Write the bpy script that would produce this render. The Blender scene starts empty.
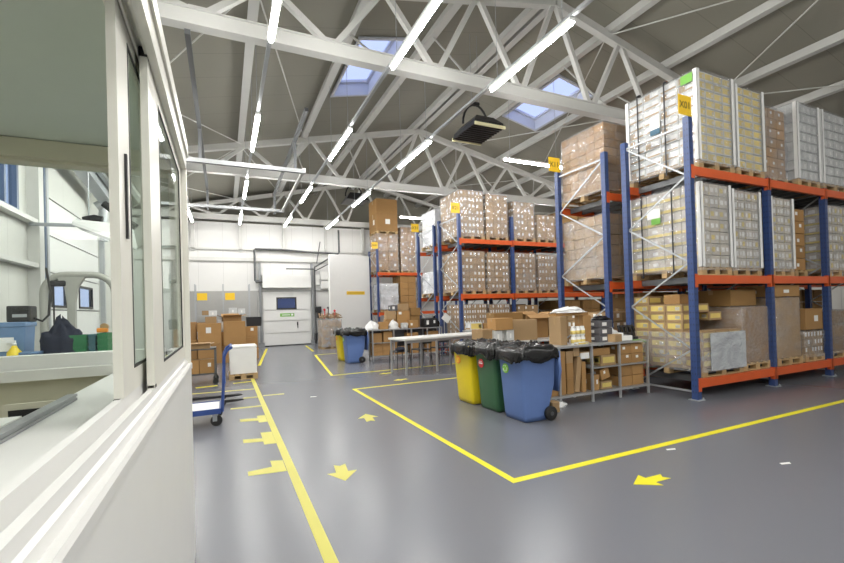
import bpy, bmesh, math, random
from mathutils import Vector, Matrix, noise
random.seed(11)
SC = bpy.context.scene
COL = SC.collection
R = math.radians
# ------------------------------------------------------------------ materials
MATS = {}
def _nodes(name):
    m = bpy.data.materials.new(name); m.use_nodes = True
    nt = m.node_tree; nt.nodes.clear()
    out = nt.nodes.new('ShaderNodeOutputMaterial')
    return m, nt, out
def mat(name, col, rough=.5, metal=0., var=.0, scale=6., bump=0., bscale=40., spec=.5, rnd=0., rvar=0., stretch=(1, 1, 1), coat=0.):
    """principled with procedural colour variation, roughness variation and bump"""
    m, nt, out = _nodes(name)
    b = nt.nodes.new('ShaderNodeBsdfPrincipled')
    nt.links.new(b.outputs[0], out.inputs[0])
    b.inputs['Roughness'].default_value = rough
    b.inputs['Metallic'].default_value = metal
    b.inputs['Specular IOR Level'].default_value = spec
    if coat: b.inputs['Coat Weight'].default_value = coat
    tc = nt.nodes.new('ShaderNodeTexCoord')
    mp = nt.nodes.new('ShaderNodeMapping'); mp.inputs['Scale'].default_value = stretch
    nt.links.new(tc.outputs['Object'], mp.inputs['Vector'])
    nz = nt.nodes.new('ShaderNodeTexNoise'); nz.inputs['Scale'].default_value = scale; nz.inputs['Detail'].default_value = 5
    nt.links.new(mp.outputs[0], nz.inputs['Vector'])
    ramp = nt.nodes.new('ShaderNodeMapRange')
    ramp.inputs['From Min'].default_value = .1; ramp.inputs['From Max'].default_value = .9
    ramp.inputs['To Min'].default_value = 1 - var; ramp.inputs['To Max'].default_value = 1 + var
    nt.links.new(nz.outputs['Fac'], ramp.inputs['Value'])
    hsv = nt.nodes.new('ShaderNodeHueSaturation'); hsv.inputs['Color'].default_value = (*col, 1)
    last = ramp.outputs[0]
    if rnd:
        oi = nt.nodes.new('ShaderNodeObjectInfo')
        r2 = nt.nodes.new('ShaderNodeMapRange')
        r2.inputs['To Min'].default_value = 1 - rnd; r2.inputs['To Max'].default_value = 1 + rnd
        nt.links.new(oi.outputs['Random'], r2.inputs['Value'])
        mu = nt.nodes.new('ShaderNodeMath'); mu.operation = 'MULTIPLY'
        nt.links.new(last, mu.inputs[0]); nt.links.new(r2.outputs[0], mu.inputs[1]); last = mu.outputs[0]
    nt.links.new(last, hsv.inputs['Value'])
    nt.links.new(hsv.outputs[0], b.inputs['Base Color'])
    if rvar:
        r3 = nt.nodes.new('ShaderNodeMapRange')
        r3.inputs['From Min'].default_value = .1; r3.inputs['From Max'].default_value = .9
        r3.inputs['To Min'].default_value = max(.02, rough - rvar); r3.inputs['To Max'].default_value = rough + rvar
        nt.links.new(nz.outputs['Fac'], r3.inputs['Value']); nt.links.new(r3.outputs[0], b.inputs['Roughness'])
    if bump:
        n2 = nt.nodes.new('ShaderNodeTexNoise'); n2.inputs['Scale'].default_value = bscale; n2.inputs['Detail'].default_value = 4
        nt.links.new(mp.outputs[0], n2.inputs['Vector'])
        bp = nt.nodes.new('ShaderNodeBump'); bp.inputs['Strength'].default_value = bump; bp.inputs['Distance'].default_value = .02
        nt.links.new(n2.outputs['Fac'], bp.inputs['Height']); nt.links.new(bp.outputs[0], b.inputs['Normal'])
    MATS[name] = m
    return m
def emit(name, col, s):
    m, nt, out = _nodes(name)
    e = nt.nodes.new('ShaderNodeEmission'); e.inputs[0].default_value = (*col, 1); e.inputs[1].default_value = s
    nt.links.new(e.outputs[0], out.inputs[0]); MATS[name] = m
    return m
def film(name, col=(.85, .87, .9), lo=.1, hi=.4, rough=.12, bump=.6, scale=9., gloss=.09):
    """clear stretch film: mostly see-through, with a milky and glossy share that wanders over it"""
    m, nt, out = _nodes(name)
    tr = nt.nodes.new('ShaderNodeBsdfTransparent')
    pb = nt.nodes.new('ShaderNodeBsdfPrincipled')
    pb.inputs['Base Color'].default_value = (*col, 1); pb.inputs['Roughness'].default_value = rough
    pb.inputs['Specular IOR Level'].default_value = .8
    mix = nt.nodes.new('ShaderNodeMixShader')
    tc = nt.nodes.new('ShaderNodeTexCoord'); oi = nt.nodes.new('ShaderNodeObjectInfo')
    add = nt.nodes.new('ShaderNodeVectorMath'); add.operation = 'ADD'
    sc = nt.nodes.new('ShaderNodeMath'); sc.operation = 'MULTIPLY'; sc.inputs[1].default_value = 37.
    nt.links.new(oi.outputs['Random'], sc.inputs[0])
    nt.links.new(tc.outputs['Object'], add.inputs[0]); nt.links.new(sc.outputs[0], add.inputs[1])
    nz = nt.nodes.new('ShaderNodeTexNoise'); nz.inputs['Scale'].default_value = scale * .45; nz.inputs['Detail'].default_value = 4
    nz.inputs['Distortion'].default_value = 1.2
    nt.links.new(add.outputs[0], nz.inputs['Vector'])
    mr = nt.nodes.new('ShaderNodeMapRange'); mr.inputs['From Min'].default_value = .35; mr.inputs['From Max'].default_value = .72
    mr.inputs['To Min'].default_value = lo; mr.inputs['To Max'].default_value = hi
    nt.links.new(nz.outputs['Fac'], mr.inputs['Value']); nt.links.new(mr.outputs[0], mix.inputs['Fac'])
    n2 = nt.nodes.new('ShaderNodeTexNoise'); n2.inputs['Scale'].default_value = scale; n2.inputs['Detail'].default_value = 3
    n2.inputs['Distortion'].default_value = 2.
    nt.links.new(add.outputs[0], n2.inputs['Vector'])
    bp = nt.nodes.new('ShaderNodeBump'); bp.inputs['Strength'].default_value = bump; bp.inputs['Distance'].default_value = .05
    nt.links.new(n2.outputs['Fac'], bp.inputs['Height']); nt.links.new(bp.outputs[0], pb.inputs['Normal'])
    nt.links.new(tr.outputs[0], mix.inputs[1]); nt.links.new(pb.outputs[0], mix.inputs[2])
    gl = nt.nodes.new('ShaderNodeBsdfGlossy'); gl.inputs['Roughness'].default_value = rough; nt.links.new(bp.outputs[0], gl.inputs['Normal'])
    mx2 = nt.nodes.new('ShaderNodeMixShader'); mx2.inputs['Fac'].default_value = gloss
    nt.links.new(mix.outputs[0], mx2.inputs[1]); nt.links.new(gl.outputs[0], mx2.inputs[2]); nt.links.new(mx2.outputs[0], out.inputs[0])
    MATS[name] = m
    return m
def glass(name, tint=(1, 1, 1), refl=.1):
    m, nt, out = _nodes(name)
    tr = nt.nodes.new('ShaderNodeBsdfTransparent'); tr.inputs[0].default_value = (*tint, 1)
    gl = nt.nodes.new('ShaderNodeBsdfGlossy'); gl.inputs['Roughness'].default_value = .02
    geo = nt.nodes.new('ShaderNodeNewGeometry')
    dt = nt.nodes.new('ShaderNodeVectorMath'); dt.operation = 'DOT_PRODUCT'
    nt.links.new(geo.outputs['Normal'], dt.inputs[0]); nt.links.new(geo.outputs['Incoming'], dt.inputs[1])
    def math_(op, a, b=None):
        n = nt.nodes.new('ShaderNodeMath'); n.operation = op
        for i, q in enumerate((a, b)):
            if q is None: continue
            if isinstance(q, (int, float)): n.inputs[i].default_value = q
            else: nt.links.new(q, n.inputs[i])
        return n.outputs[0]
    p5 = math_('POWER', math_('SUBTRACT', 1.0, math_('ABSOLUTE', dt.outputs['Value'])), 5.0)
    fac = math_('MULTIPLY', math_('ADD', math_('MULTIPLY', p5, .96), .04), refl / .2)
    mix = nt.nodes.new('ShaderNodeMixShader')
    nt.links.new(fac, mix.inputs['Fac'])
    nt.links.new(tr.outputs[0], mix.inputs[1]); nt.links.new(gl.outputs[0], mix.inputs[2]); nt.links.new(mix.outputs[0], out.inputs[0])
    MATS[name] = m
    return m
def panel_mat(name, col, pitch, axis, width=.012, rough=.45):
    """sandwich panel sheet: thin joint lines repeat along one axis"""
    m = mat(name, col, rough, var=.03, scale=1.2)
    nt = m.node_tree
    b = [n for n in nt.nodes if n.type == 'BSDF_PRINCIPLED'][0]
    tc = [n for n in nt.nodes if n.type == 'TEX_COORD'][0]
    sep = nt.nodes.new('ShaderNodeSeparateXYZ'); nt.links.new(tc.outputs['Object'], sep.inputs[0])
    dv = nt.nodes.new('ShaderNodeMath'); dv.operation = 'DIVIDE'; dv.inputs[1].default_value = pitch
    nt.links.new(sep.outputs[axis], dv.inputs[0])
    fr = nt.nodes.new('ShaderNodeMath'); fr.operation = 'FRACT'; nt.links.new(dv.outputs[0], fr.inputs[0])
    lt = nt.nodes.new('ShaderNodeMath'); lt.operation = 'LESS_THAN'; lt.inputs[1].default_value = width / pitch
    nt.links.new(fr.outputs[0], lt.inputs[0])
    src = b.inputs['Base Color'].links[0].from_socket
    mx = nt.nodes.new('ShaderNodeMix'); mx.data_type = 'RGBA'
    nt.links.new(lt.outputs[0], mx.inputs[0]); nt.links.new(src, mx.inputs[6])
    mx.inputs[7].default_value = (*[c * .72 for c in col], 1)
    nt.links.new(mx.outputs[2], b.inputs['Base Color'])
    return m

mat('floor_epoxy', (.148, .154, .176), .27, var=.0, scale=.5, spec=.55)
panel_mat('roof_sheet', (.29, .28, .235), 1.0, 1, .012, .6)
panel_mat('wall_sheet', (.73, .73, .72), 1.05, 0, .012, .45)
panel_mat('side_wall_sheet', (.62, .62, .59), 1.15, 1, .012, .45)
mat('steel_white', (.63, .63, .61), .4, var=.03)
mat('steel_grey', (.30, .31, .32), .5, metal=.2, var=.06)
mat('steel_galv', (.44, .46, .48), .45, metal=.6, var=.08, scale=12)
mat('steel_dark', (.11, .115, .12), .45, metal=.3, var=.1)
mat('white_paint', (.76, .76, .75), .35, var=.02)
mat('plinth_grey', (.40, .40, .39), .5, var=.04)
mat('white_plastic', (.80, .80, .79), .4, var=.03, rnd=.04)
mat('booth_white', (.74, .74, .725), .4, var=.02)
mat('booth_frame', (.76, .75, .68), .35, var=.02)
mat('booth_inside', (.58, .56, .44), .6, var=.04)
mat('booth_ceiling', (.60, .65, .60), .6, var=.02)
mat('rubber_black', (.012, .012, .013), .55, var=.2)
mat('black_plastic', (.018, .018, .02), .4, var=.15)
mat('rack_blue', (.030, .060, .18), .4, var=.06, scale=4)
mat('rack_orange', (.62, .098, .02), .42, var=.08, scale=5)
mat('cart_blue', (.03, .07, .26), .38, var=.06)
mat('sign_yellow', (.86, .55, .02), .5, var=.03)
mat('tape_yellow', (.74, .66, .015), .45, var=.05, scale=2)
mat('tape_worn', (.56, .52, .085), .45, var=.08, scale=2)
mat('print_black', (.02, .02, .02), .6)
mat('wood_pallet', (.44, .30, .145), .75, var=.2, scale=7, stretch=(1, 6, 6), rnd=.12)
mat('cardboard', (.36, .20, .072), .75, var=.07, scale=5, rnd=.14)
mat('cardboard_pale', (.36, .235, .118), .75, var=.06, scale=5, rnd=.1)
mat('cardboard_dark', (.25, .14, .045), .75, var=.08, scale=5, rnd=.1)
mat('carton_white', (.60, .61, .61), .6, var=.04, rnd=.08)
mat('carton_grey', (.54, .49, .42), .65, var=.06, rnd=.1)
mat('label_white', (.80, .80, .78), .5, var=.03)
mat('label_yellow', (.70, .55, .16), .55, var=.08, rnd=.12)
mat('label_green', (.16, .42, .06), .5, var=.05)
mat('label_navy', (.03, .10, .16), .5)
mat('tape_brown', (.36, .23, .10), .3, var=.05)
mat('strap_black', (.012, .012, .014), .5)
mat('bin_blue', (.11, .185, .42), .42, var=.06)
mat('bin_green', (.04, .125, .055), .42, var=.08)
mat('bin_yellow', (.80, .62, .015), .4, var=.05)
mat('sticker_red', (.62, .03, .04), .4)
mat('sticker_orange', (.80, .28, .03), .4)
mat('sticker_green', (.22, .50, .06), .4)
mat('bag_black', (.006, .006, .007), .2, var=.2, bump=.15, bscale=22, spec=.5)
mat('bag_white', (.80, .80, .80), .45, var=.05, bump=.4, bscale=14)
mat('cloth_navy', (.012, .016, .035), .9, var=.2, bump=.3, bscale=60)
mat('crate_green', (.02, .16, .06), .45, var=.08)
mat('crate_teal', (.05, .14, .17), .45, var=.08)
mat('tote_blue', (.13, .22, .38), .5, var=.08)
mat('bottle_yellow', (.80, .60, .03), .35)
mat('machine_grey', (.36, .36, .33), .5, var=.05)
mat('machine_beige', (.60, .57, .46), .5, var=.03)
mat('table_top', (.72, .72, .70), .35, var=.03)
mat('aluminium', (.52, .53, .54), .32, metal=.6, var=.05)
mat('tray_grey', (.09, .09, .10), .5, var=.1, rnd=.1)
mat('heater_cream', (.72, .68, .42), .5)
mat('sheet_white', (.82, .83, .86), .5, var=.05, bump=.2, bscale=8)
mat('orange_plastic', (.78, .26, .03), .4)
mat('window_frame_blue', (.10, .14, .22), .4)
mat('skylight_frame', (.62, .65, .74), .4)
mat('junk_brown', (.30, .20, .12), .7, var=.3, scale=14)
mat('screen_black', (.01, .01, .012), .15)
emit('lamp_glow', (1., .985, .94), 72.)
emit('booth_fill_glow', (1., .99, .95), 6.5)  # glow of the fill lamp added inside the booth
film('film_clear', col=(.62, .63, .65), lo=.05, hi=.30, rough=.15, bump=1., scale=6)
film('film_milky', col=(.58, .60, .63), lo=.10, hi=.42, rough=.17, scale=5, bump=1.)
film('film_white', col=(.66, .69, .73), lo=.16, hi=.46, rough=.13, scale=6, bump=.6)
film('film_grey', col=(.60, .63, .67), lo=.62, hi=.88, rough=.16, scale=5, bump=.8)
glass('pane_clear', (.95, .985, .965), .10)
glass('pane_dusk', (.9, .92, .9), .12)
mat('pane_blue', (.025, .05, .17), .08, spec=.8)
glass('pane_sky', (.95, .97, 1.), .06)
M = MATS

# ------------------------------------------------------------------ mesh builder
class MB:
    def __init__(s):
        s.v = []; s.f = []; s.m = []; s.sm = []
    def _add(s, vs, fs, m=0, smooth=False):
        o = len(s.v); s.v += [tuple(v) for v in vs]
        for f in fs:
            s.f.append(tuple(i + o for i in f)); s.m.append(m); s.sm.append(smooth)
        return s
    def box(s, x0, x1, y0, y1, z0, z1, m=0, c=0.):
        if c:   # chamfered on the vertical and horizontal edges
            bm = bmesh.new(); bmesh.ops.create_cube(bm, size=1)
            for v in bm.verts:
                v.co = Vector(((x0 + x1) / 2 + v.co.x * (x1 - x0), (y0 + y1) / 2 + v.co.y * (y1 - y0), (z0 + z1) / 2 + v.co.z * (z1 - z0)))
            bmesh.ops.bevel(bm, geom=bm.edges[:], offset=c, segments=2, profile=.5, affect='EDGES')
            bm.verts.index_update()
            s._add([v.co[:] for v in bm.verts], [[v.index for v in f.verts] for f in bm.faces], m)
            bm.free(); return s
        vs = [(x0, y0, z0), (x1, y0, z0), (x1, y1, z0), (x0, y1, z0), (x0, y0, z1), (x1, y0, z1), (x1, y1, z1), (x0, y1, z1)]
        return s._add(vs, [(0, 3, 2, 1), (4, 5, 6, 7), (0, 1, 5, 4), (1, 2, 6, 5), (2, 3, 7, 6), (3, 0, 4, 7)], m)
    def cbox(s, cx, cy, cz, w, d, h, m=0, c=0.):
        return s.box(cx - w / 2, cx + w / 2, cy - d / 2, cy + d / 2, cz - h / 2, cz + h / 2, m, c)
    def bar(s, p, q, w, h, m=0, up=(0, 0, 1)):
        p = Vector(p); q = Vector(q); d = (q - p).normalized(); u = Vector(up)
        if abs(d.dot(u)) > .98: u = Vector((0, 1, 0))
        r = d.cross(u).normalized(); u = r.cross(d).normalized()
        a = r * w / 2; b = u * h / 2
        vs = [p - a - b, p + a - b, p + a + b, p - a + b, q - a - b, q + a - b, q + a + b, q - a + b]
        return s._add(vs, [(3, 2, 1, 0), (4, 5, 6, 7), (0, 1, 5, 4), (1, 2, 6, 5), (2, 3, 7, 6), (3, 0, 4, 7)], m)
    def tube(s, pts, r, m=0, n=8, r1=None, cap=True):
        pts = [Vector(p) for p in pts]; rings = []
        r1 = r if r1 is None else r1; up = None
        for i, p in enumerate(pts):
            d = (pts[min(i + 1, len(pts) - 1)] - pts[max(i - 1, 0)]).normalized()
            if up is None:
                up = Vector((0, 0, 1)) if abs(d.z) < .9 else Vector((1, 0, 0))
            a = d.cross(up)
            if a.length < 1e-4: a = d.cross(Vector((0, 1, 0)))
            a.normalize(); b = a.cross(d).normalized(); up = b
            rr = r + (r1 - r) * i / max(1, len(pts) - 1)
            rings.append([p + a * rr * math.cos(2 * math.pi * k / n) + b * rr * math.sin(2 * math.pi * k / n) for k in range(n)])
        vs = [v for g in rings for v in g]; fs = []
        for i in range(len(rings) - 1):
            for k in range(n):
                fs.append((i * n + k, i * n + (k + 1) % n, (i + 1) * n + (k + 1) % n, (i + 1) * n + k))
        s._add(vs, fs, m, True)
        if cap:
            s._add(rings[0], [tuple(range(n))], m); s._add(rings[-1], [tuple(reversed(range(n)))], m)
        return s
    def quad(s, a, b, c, d, m=0):
        return s._add([a, b, c, d], [(0, 1, 2, 3)], m)
    def prism(s, poly, z0, z1, m=0):
        n = len(poly)
        vs = [(x, y, z0) for x, y in poly] + [(x, y, z1) for x, y in poly]
        fs = [tuple(reversed(range(n))), tuple(range(n, 2 * n))] + [(i, (i + 1) % n, n + (i + 1) % n, n + i) for i in range(n)]
        return s._add(vs, fs, m)
    def lathe(s, prof, c=(0, 0, 0), n=16, m=0):
        vs = []; fs = []
        for r, z in prof:
            for k in range(n):
                t = 2 * math.pi * k / n
                vs.append((c[0] + r * math.cos(t), c[1] + r * math.sin(t), c[2] + z))
        for i in range(len(prof) - 1):
            for k in range(n):
                fs.append((i * n + k, i * n + (k + 1) % n, (i + 1) * n + (k + 1) % n, (i + 1) * n + k))
        return s._add(vs, fs, m, True)
    def loft(s, rings, m=0, smooth=True, cap0=False, cap1=False):
        n = len(rings[0]); vs = [v for g in rings for v in g]; fs = []
        for i in range(len(rings) - 1):
            for k in range(n):
                fs.append((i * n + k, i * n + (k + 1) % n, (i + 1) * n + (k + 1) % n, (i + 1) * n + k))
        if cap0: fs.append(tuple(reversed(range(n))))
        if cap1: fs.append(tuple(range((len(rings) - 1) * n, len(rings) * n)))
        return s._add(vs, fs, m, smooth)
    def mesh(s, name, mats):
        me = bpy.data.meshes.new(name)
        me.from_pydata(s.v, [], s.f)
        for m in mats: me.materials.append(M[m])
        me.polygons.foreach_set('material_index', s.m); me.polygons.foreach_set('use_smooth', s.sm)
        me.update()
        return me
    def build(s, name, mats, parent=None, loc=None, rz=0):
        if isinstance(mats, str): mats = [mats]
        return link(name, s.mesh(name, mats), parent, loc, rz)
def link(name, me, parent=None, loc=None, rz=0, rot=None):
    o = bpy.data.objects.new(name, me); COL.objects.link(o)
    if parent is not None: o.parent = parent
    if loc is not None: o.location = loc
    if rz: o.rotation_euler = (0, 0, rz)
    if rot is not None: o.rotation_euler = rot
    return o
def tag(o, label, cat, group=None):
    o['label'] = label; o['category'] = cat
    if group: o['group'] = group
    return o
def thing(name, label, cat, loc=(0, 0, 0), rz=0, group=None):
    o = link(name, None, None, loc, rz)
    o.empty_display_size = .1
    return tag(o, label, cat, group)
def struct(name, mb, mats, parent=None, loc=None):
    o = mb.build(name, mats, parent, loc)
    if parent is None: o['kind'] = 'structure'
    return o
def sroot(name, loc=(0, 0, 0), label=None):
    o = link(name, None, None, loc); o['kind'] = 'structure'
    if label: o['label'] = label
    return o
def text_mesh(body, size, material, parent, loc, rot, name='lettering', extrude=.001):
    cu = bpy.data.curves.new(name, 'FONT'); cu.body = body; cu.size = size; cu.extrude = extrude
    cu.align_x = 'CENTER'; cu.align_y = 'CENTER'
    t = bpy.data.objects.new(name + '_tmp', cu); COL.objects.link(t)
    dg = bpy.context.evaluated_depsgraph_get(); dg.update()
    me = bpy.data.meshes.new_from_object(t.evaluated_get(dg))
    bpy.data.objects.remove(t); me.materials.clear(); me.materials.append(M[material])
    return link(name, me, parent, loc, rot=rot)

# ------------------------------------------------------------------ measures
XL, XR, YB, YF, YG = -4.0, 18.2, 22.25, -6.5, 23.4        # hall walls
RX, RZ, SL = 6.93, 8.72, .22                     # roof ridge, sheet height there, slope
def roof(x): return RZ - SL * abs(x - RX)

# ================================================================== SETTING
b = MB(); b.box(XL - .2, XR + .2, YF - .2, YG + .2, -.2, 0); struct('floor', b, ['floor_epoxy'])
b = MB()
b.box(XL, XR, YB, YB + .15, 0, 5.93); b.box(XL, XR, YB - .03, YB + .18, 5.93, 5.99)
struct('wall_back', b, ['wall_sheet'])
b = MB(); b.box(XL, XR, YG, YG + .15, 0, roof(RX) + .2); struct('wall_gable', b, ['roof_sheet'])
b = MB(); b.box(XR, XR + .15, YF, YG, 0, roof(XR) + .2); struct('wall_right', b, ['side_wall_sheet'])
b = MB(); b.box(XL, XR, YF - .15, YF, 0, roof(RX) + .2); struct('wall_front', b, ['wall_sheet'])
# left wall with the high window and the pair of door windows cut out
b = MB()
def wall_x(b, x0, x1, y0, y1, z0, z1, holes):
    ys = sorted({y0, y1, *[h[0] for h in holes], *[h[1] for h in holes]})
    zs = sorted({z0, z1, *[h[2] for h in holes], *[h[3] for h in holes]})
    for i in range(len(ys) - 1):
        for k in range(len(zs) - 1):
            cy, cz = (ys[i] + ys[i + 1]) / 2, (zs[k] + zs[k + 1]) / 2
            if any(h[0] < cy < h[1] and h[2] < cz < h[3] for h in holes): continue
            b.box(x0, x1, ys[i], ys[i + 1], zs[k], zs[k + 1])
wall_x(b, XL - .15, XL, YF, YG, 0, roof(XL) + .2, [(10.7, 12.0, 3.95, 5.2), (13.4, 18.6, 0, 4.75)])
struct('wall_left', b, ['side_wall_sheet'])
# ceiling: two slopes, each with an opening for a skylight
SKY = [(2.95, 4.05, 9.3, 12.1), (8.95, 10.3, 9.45, 12.15)]
b = MB()
xs = sorted({XL - .1, XR + .1, RX, *[s[0] for s in SKY], *[s[1] for s in SKY]})
for i in range(len(xs) - 1):
    x0, x1 = xs[i], xs[i + 1]
    ys = [YF - .1, YG + .1]
    for s in SKY:
        if s[0] <= (x0 + x1) / 2 <= s[1]: ys = [YF - .1, s[2], s[3], YG + .1]
    segs = [(ys[0], ys[1])] if len(ys) == 2 else [(ys[0], ys[1]), (ys[2], ys[3])]
    for y0, y1 in segs:
        lo = [(x0, y0, roof(x0)), (x1, y0, roof(x1)), (x1, y1, roof(x1)), (x0, y1, roof(x0))]
        hi = [(x, y, z + .16) for x, y, z in lo]
        b._add(lo + hi, [(3, 2, 1, 0), (4, 5, 6, 7), (0, 1, 5, 4), (1, 2, 6, 5), (2, 3, 7, 6), (3, 0, 4, 7)])
struct('ceiling', b, ['roof_sheet'])
for n, (x0, x1, y0, y1) in enumerate(SKY):
    r = sroot('window_%d' % (n + 1), (0, 0, 0), 'roof skylight with a pale frame and bluish panes')
    up = .34; t = .05
    fr = MB()
    wi = .014
    for a, c in (((x0 + wi, y0 + wi), (x1 - wi, y0 + wi)), ((x1 - wi, y0 + wi), (x1 - wi, y1 - wi)), ((x1 - wi, y1 - wi), (x0 + wi, y1 - wi)), ((x0 + wi, y1 - wi), (x0 + wi, y0 + wi))) if True else (((x0, y0), (x1, y0)), ((x1, y0), (x1, y1)), ((x1, y1), (x0, y1)), ((x0, y1), (x0, y0))):
        (ax, ay), (cx, cy) = a, c
        fr._add([(ax, ay, roof(ax) - .05), (cx, cy, roof(cx) - .05), (cx, cy, roof(cx) + up), (ax, ay, roof(ax) + up)], [(0, 1, 2, 3)])
    for xa, ya_, xb, yb_ in ((x0 - .05, y0 - .05, x1 + .05, y0 + .03), (x0 - .05, y1 - .03, x1 + .05, y1 + .05), (x0 - .05, y0 + .03, x0 + .03, y1 - .03), (x1 - .03, y0 + .03, x1 + .05, y1 - .03)):
        lo_ = [(xa, ya_, roof(xa) - .06), (xb, ya_, roof(xb) - .06), (xb, yb_, roof(xb) - .06), (xa, yb_, roof(xa) - .06)]
        fr._add(lo_ + [(x, y, zz_ + .045) for x, y, zz_ in lo_], [(3, 2, 1, 0), (4, 5, 6, 7), (0, 1, 5, 4), (1, 2, 6, 5), (2, 3, 7, 6), (3, 0, 4, 7)])
    def z(x, d=0): return roof(x) + up + d
    def edge(p, q, w=.09):
        fr.bar((p[0], p[1], z(p[0])), (q[0], q[1], z(q[0])), w, .07)
    edge((x0, y0), (x1, y0), .16); edge((x1, y0), (x1, y1), .16); edge((x1, y1), (x0, y1), .16); edge((x0, y1), (x0, y0), .16)
    ym = (y0 + y1) / 2
    edge((x0, ym), (x1, ym), .1)
    fr.build('skylight_frame', 'skylight_frame', r)
    for k in range(2):
        p = MB(); ya, yb = (y0, ym) if k == 0 else (ym, y1)
        p.quad((x0, ya, z(x0, .02)), (x1, ya, z(x1, .02)), (x1, yb, z(x1, .02)), (x0, yb, z(x0, .02)))
        p.build('skylight_pane', 'pane_sky', r)
    mo = MB(); mo.cbox((x0 + x1) / 2, y0 + .16, roof((x0 + x1) / 2) + .24, .1, .34, .06); mo.tube([((x0 + x1) / 2, y0 + .3, roof((x0 + x1) / 2) + .24), ((x0 + x1) / 2, y0 + .36, z((x0 + x1) / 2))], .015)
    mo.build('opener_motor', 'steel_dark', r)

# roof trusses
def truss(y):
    r = sroot('roof_truss', (0, 0, 0), 'white welded roof truss spanning the hall')
    zb = 6.2; zt = lambda x: 8.44 - SL * abs(x - RX)
    x0, x1 = XL + .05, XR - .1
    b = MB(); b.box(x0, x1, y - .07, y + .07, zb - .11, zb + .11)
    b.box(x0, x1, y - .1, y + .1, zb - .13, zb - .11); b.box(x0, x1, y - .1, y + .1, zb + .11, zb + .13)
    b.build('bottom_chord', 'steel_white', r)
    for xa, xb in ((x0, RX), (RX, x1)):
        b = MB(); b.bar((xa, y, zt(xa)), (xb, y, zt(xb)), .16, .18); b.build('top_chord', 'steel_white', r)
    nodes = [RX + 1.03 + 2.05 * k for k in range(-5, 5)]
    nodes = [x for x in nodes if x0 + .3 < x < x1 - .3]
    for xn in nodes:
        for sx in (-1.03, 1.02):
            xt = xn + sx
            if not x0 < xt < x1: continue
            if zt(xt) - zb < .35: continue
            b = MB(); b.bar((xn + sx * .06, y, zb + .1), (xt - sx * .06, y, zt(xt) - .06), .10, .10, up=(0, 1, 0)); b.build('web_member', 'steel_white', r)
        g = MB(); g.box(xn - .16, xn + .16, y - .012, y + .012, zb + .1, zb + .22); g.build('gusset_plate', 'steel_white', r)
for y in (7.4, 14.85, 22.05): truss(y)
for y in (-.1,): truss(y)
for i, x in enumerate((-3.0, -1.4, .6, 2.6, 4.6, 6.68, 7.0, 8.62, 10.6, 12.53, 14.35, 16.3)):
    b = MB(); zc = roof(x) - .11
    b.box(x - .05, x + .05, YF, YG, zc - .10, zc + .10); b.box(x - .09, x + .09, YF, YG, zc - .11, zc - .095)
    o = struct('roof_purlin', b, ['steel_white'])
# thin knee braces and tie rods below the roof
def rod(name, p, q, r, m='steel_white'):
    b = MB(); b.tube([p, q], r, n=6); o = struct(name, b, [m]); return o
for y in (7.4, 14.85):
    for xa in (2.6, 4.6, 8.62, 10.6, 12.53):
        s = 1 if xa < 9 else -1
        rod('knee_brace', (xa, y + 1.5, roof(xa) - .2), (xa, y + .05, 6.35), .022)
for y0, y1 in ((7.4, 14.85), (14.85, 22.05), (-.1, 7.4)):
    for xa, xb in ((-3.9, .6), (.6, -3.9), (12.53, 17.9), (17.9, 12.53), (8.62, 12.53), (12.53, 8.62), (.6, 2.6)):
        rod('tie_rod', (xa, y0 + .1, roof(xa) - .26), (xb, y1 - .1, roof(xb) - .26), .016)
# back wall steelwork
r = sroot('wall_girt', (0, 0, 0), 'white horizontal steel rail across the back wall')
for zc, h in ((4.24, .16), (4.72, .08)):
    b = MB(); b.box(XL + .1, 7.2, YB - .12, YB, zc - h / 2, zc + h / 2); b.build('rail', 'steel_white', r)
for x in (-3.2, -1.24, .78, 2.78, 4.85, 6.85):
    b = MB(); b.box(x - .07, x + .07, YB - .12, YB - .001, 4.62, 6.05); struct('wall_column', b, ['steel_white'])
b = MB(); b.box(-1.6, 1.5, YB - .025, YB, 0, 2.72); struct('trim_1', b, ['plinth_grey'])
b = MB(); b.box(-1.6, 5.0, YB - .03, YB, 2.68, 2.74); struct('trim_2', b, ['plinth_grey'])
# left wall steelwork
for y in (10.2, 12.62):
    b = MB(); b.box(XL, XL + .22, y - .14, y + .14, 0, 6.1); struct('wall_column', b, ['steel_white'])
r = sroot('wall_girt', (0, 0, 0), 'white steel rails between the columns of the side wall')
for zc in (2.86, 3.86):
    b = MB(); b.box(XL + .02, XL + .2, 8.5, 12.5, zc - .05, zc + .05); b.build('rail', 'steel_white', r)
r = sroot('window_3', (0, 0, 0), 'high blue framed window in the side wall')
b = MB()
for y0, y1, z0, z1 in ((10.7, 12.0, 3.95, 4.03), (10.7, 12.0, 5.12, 5.2), (10.7, 10.78, 4.03, 5.12), (11.9, 12.0, 4.03, 5.12), (11.32, 11.4, 4.03, 5.12)):
    b.box(XL - .1, XL + .03, y0, y1, z0, z1)
b.build('window_frame', 'window_frame_blue', r)
b = MB(); b.box(XL - .06, XL - .05, 10.78, 11.9, 4.03, 5.12); b.build('window_pane', 'pane_dusk', r)
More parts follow.
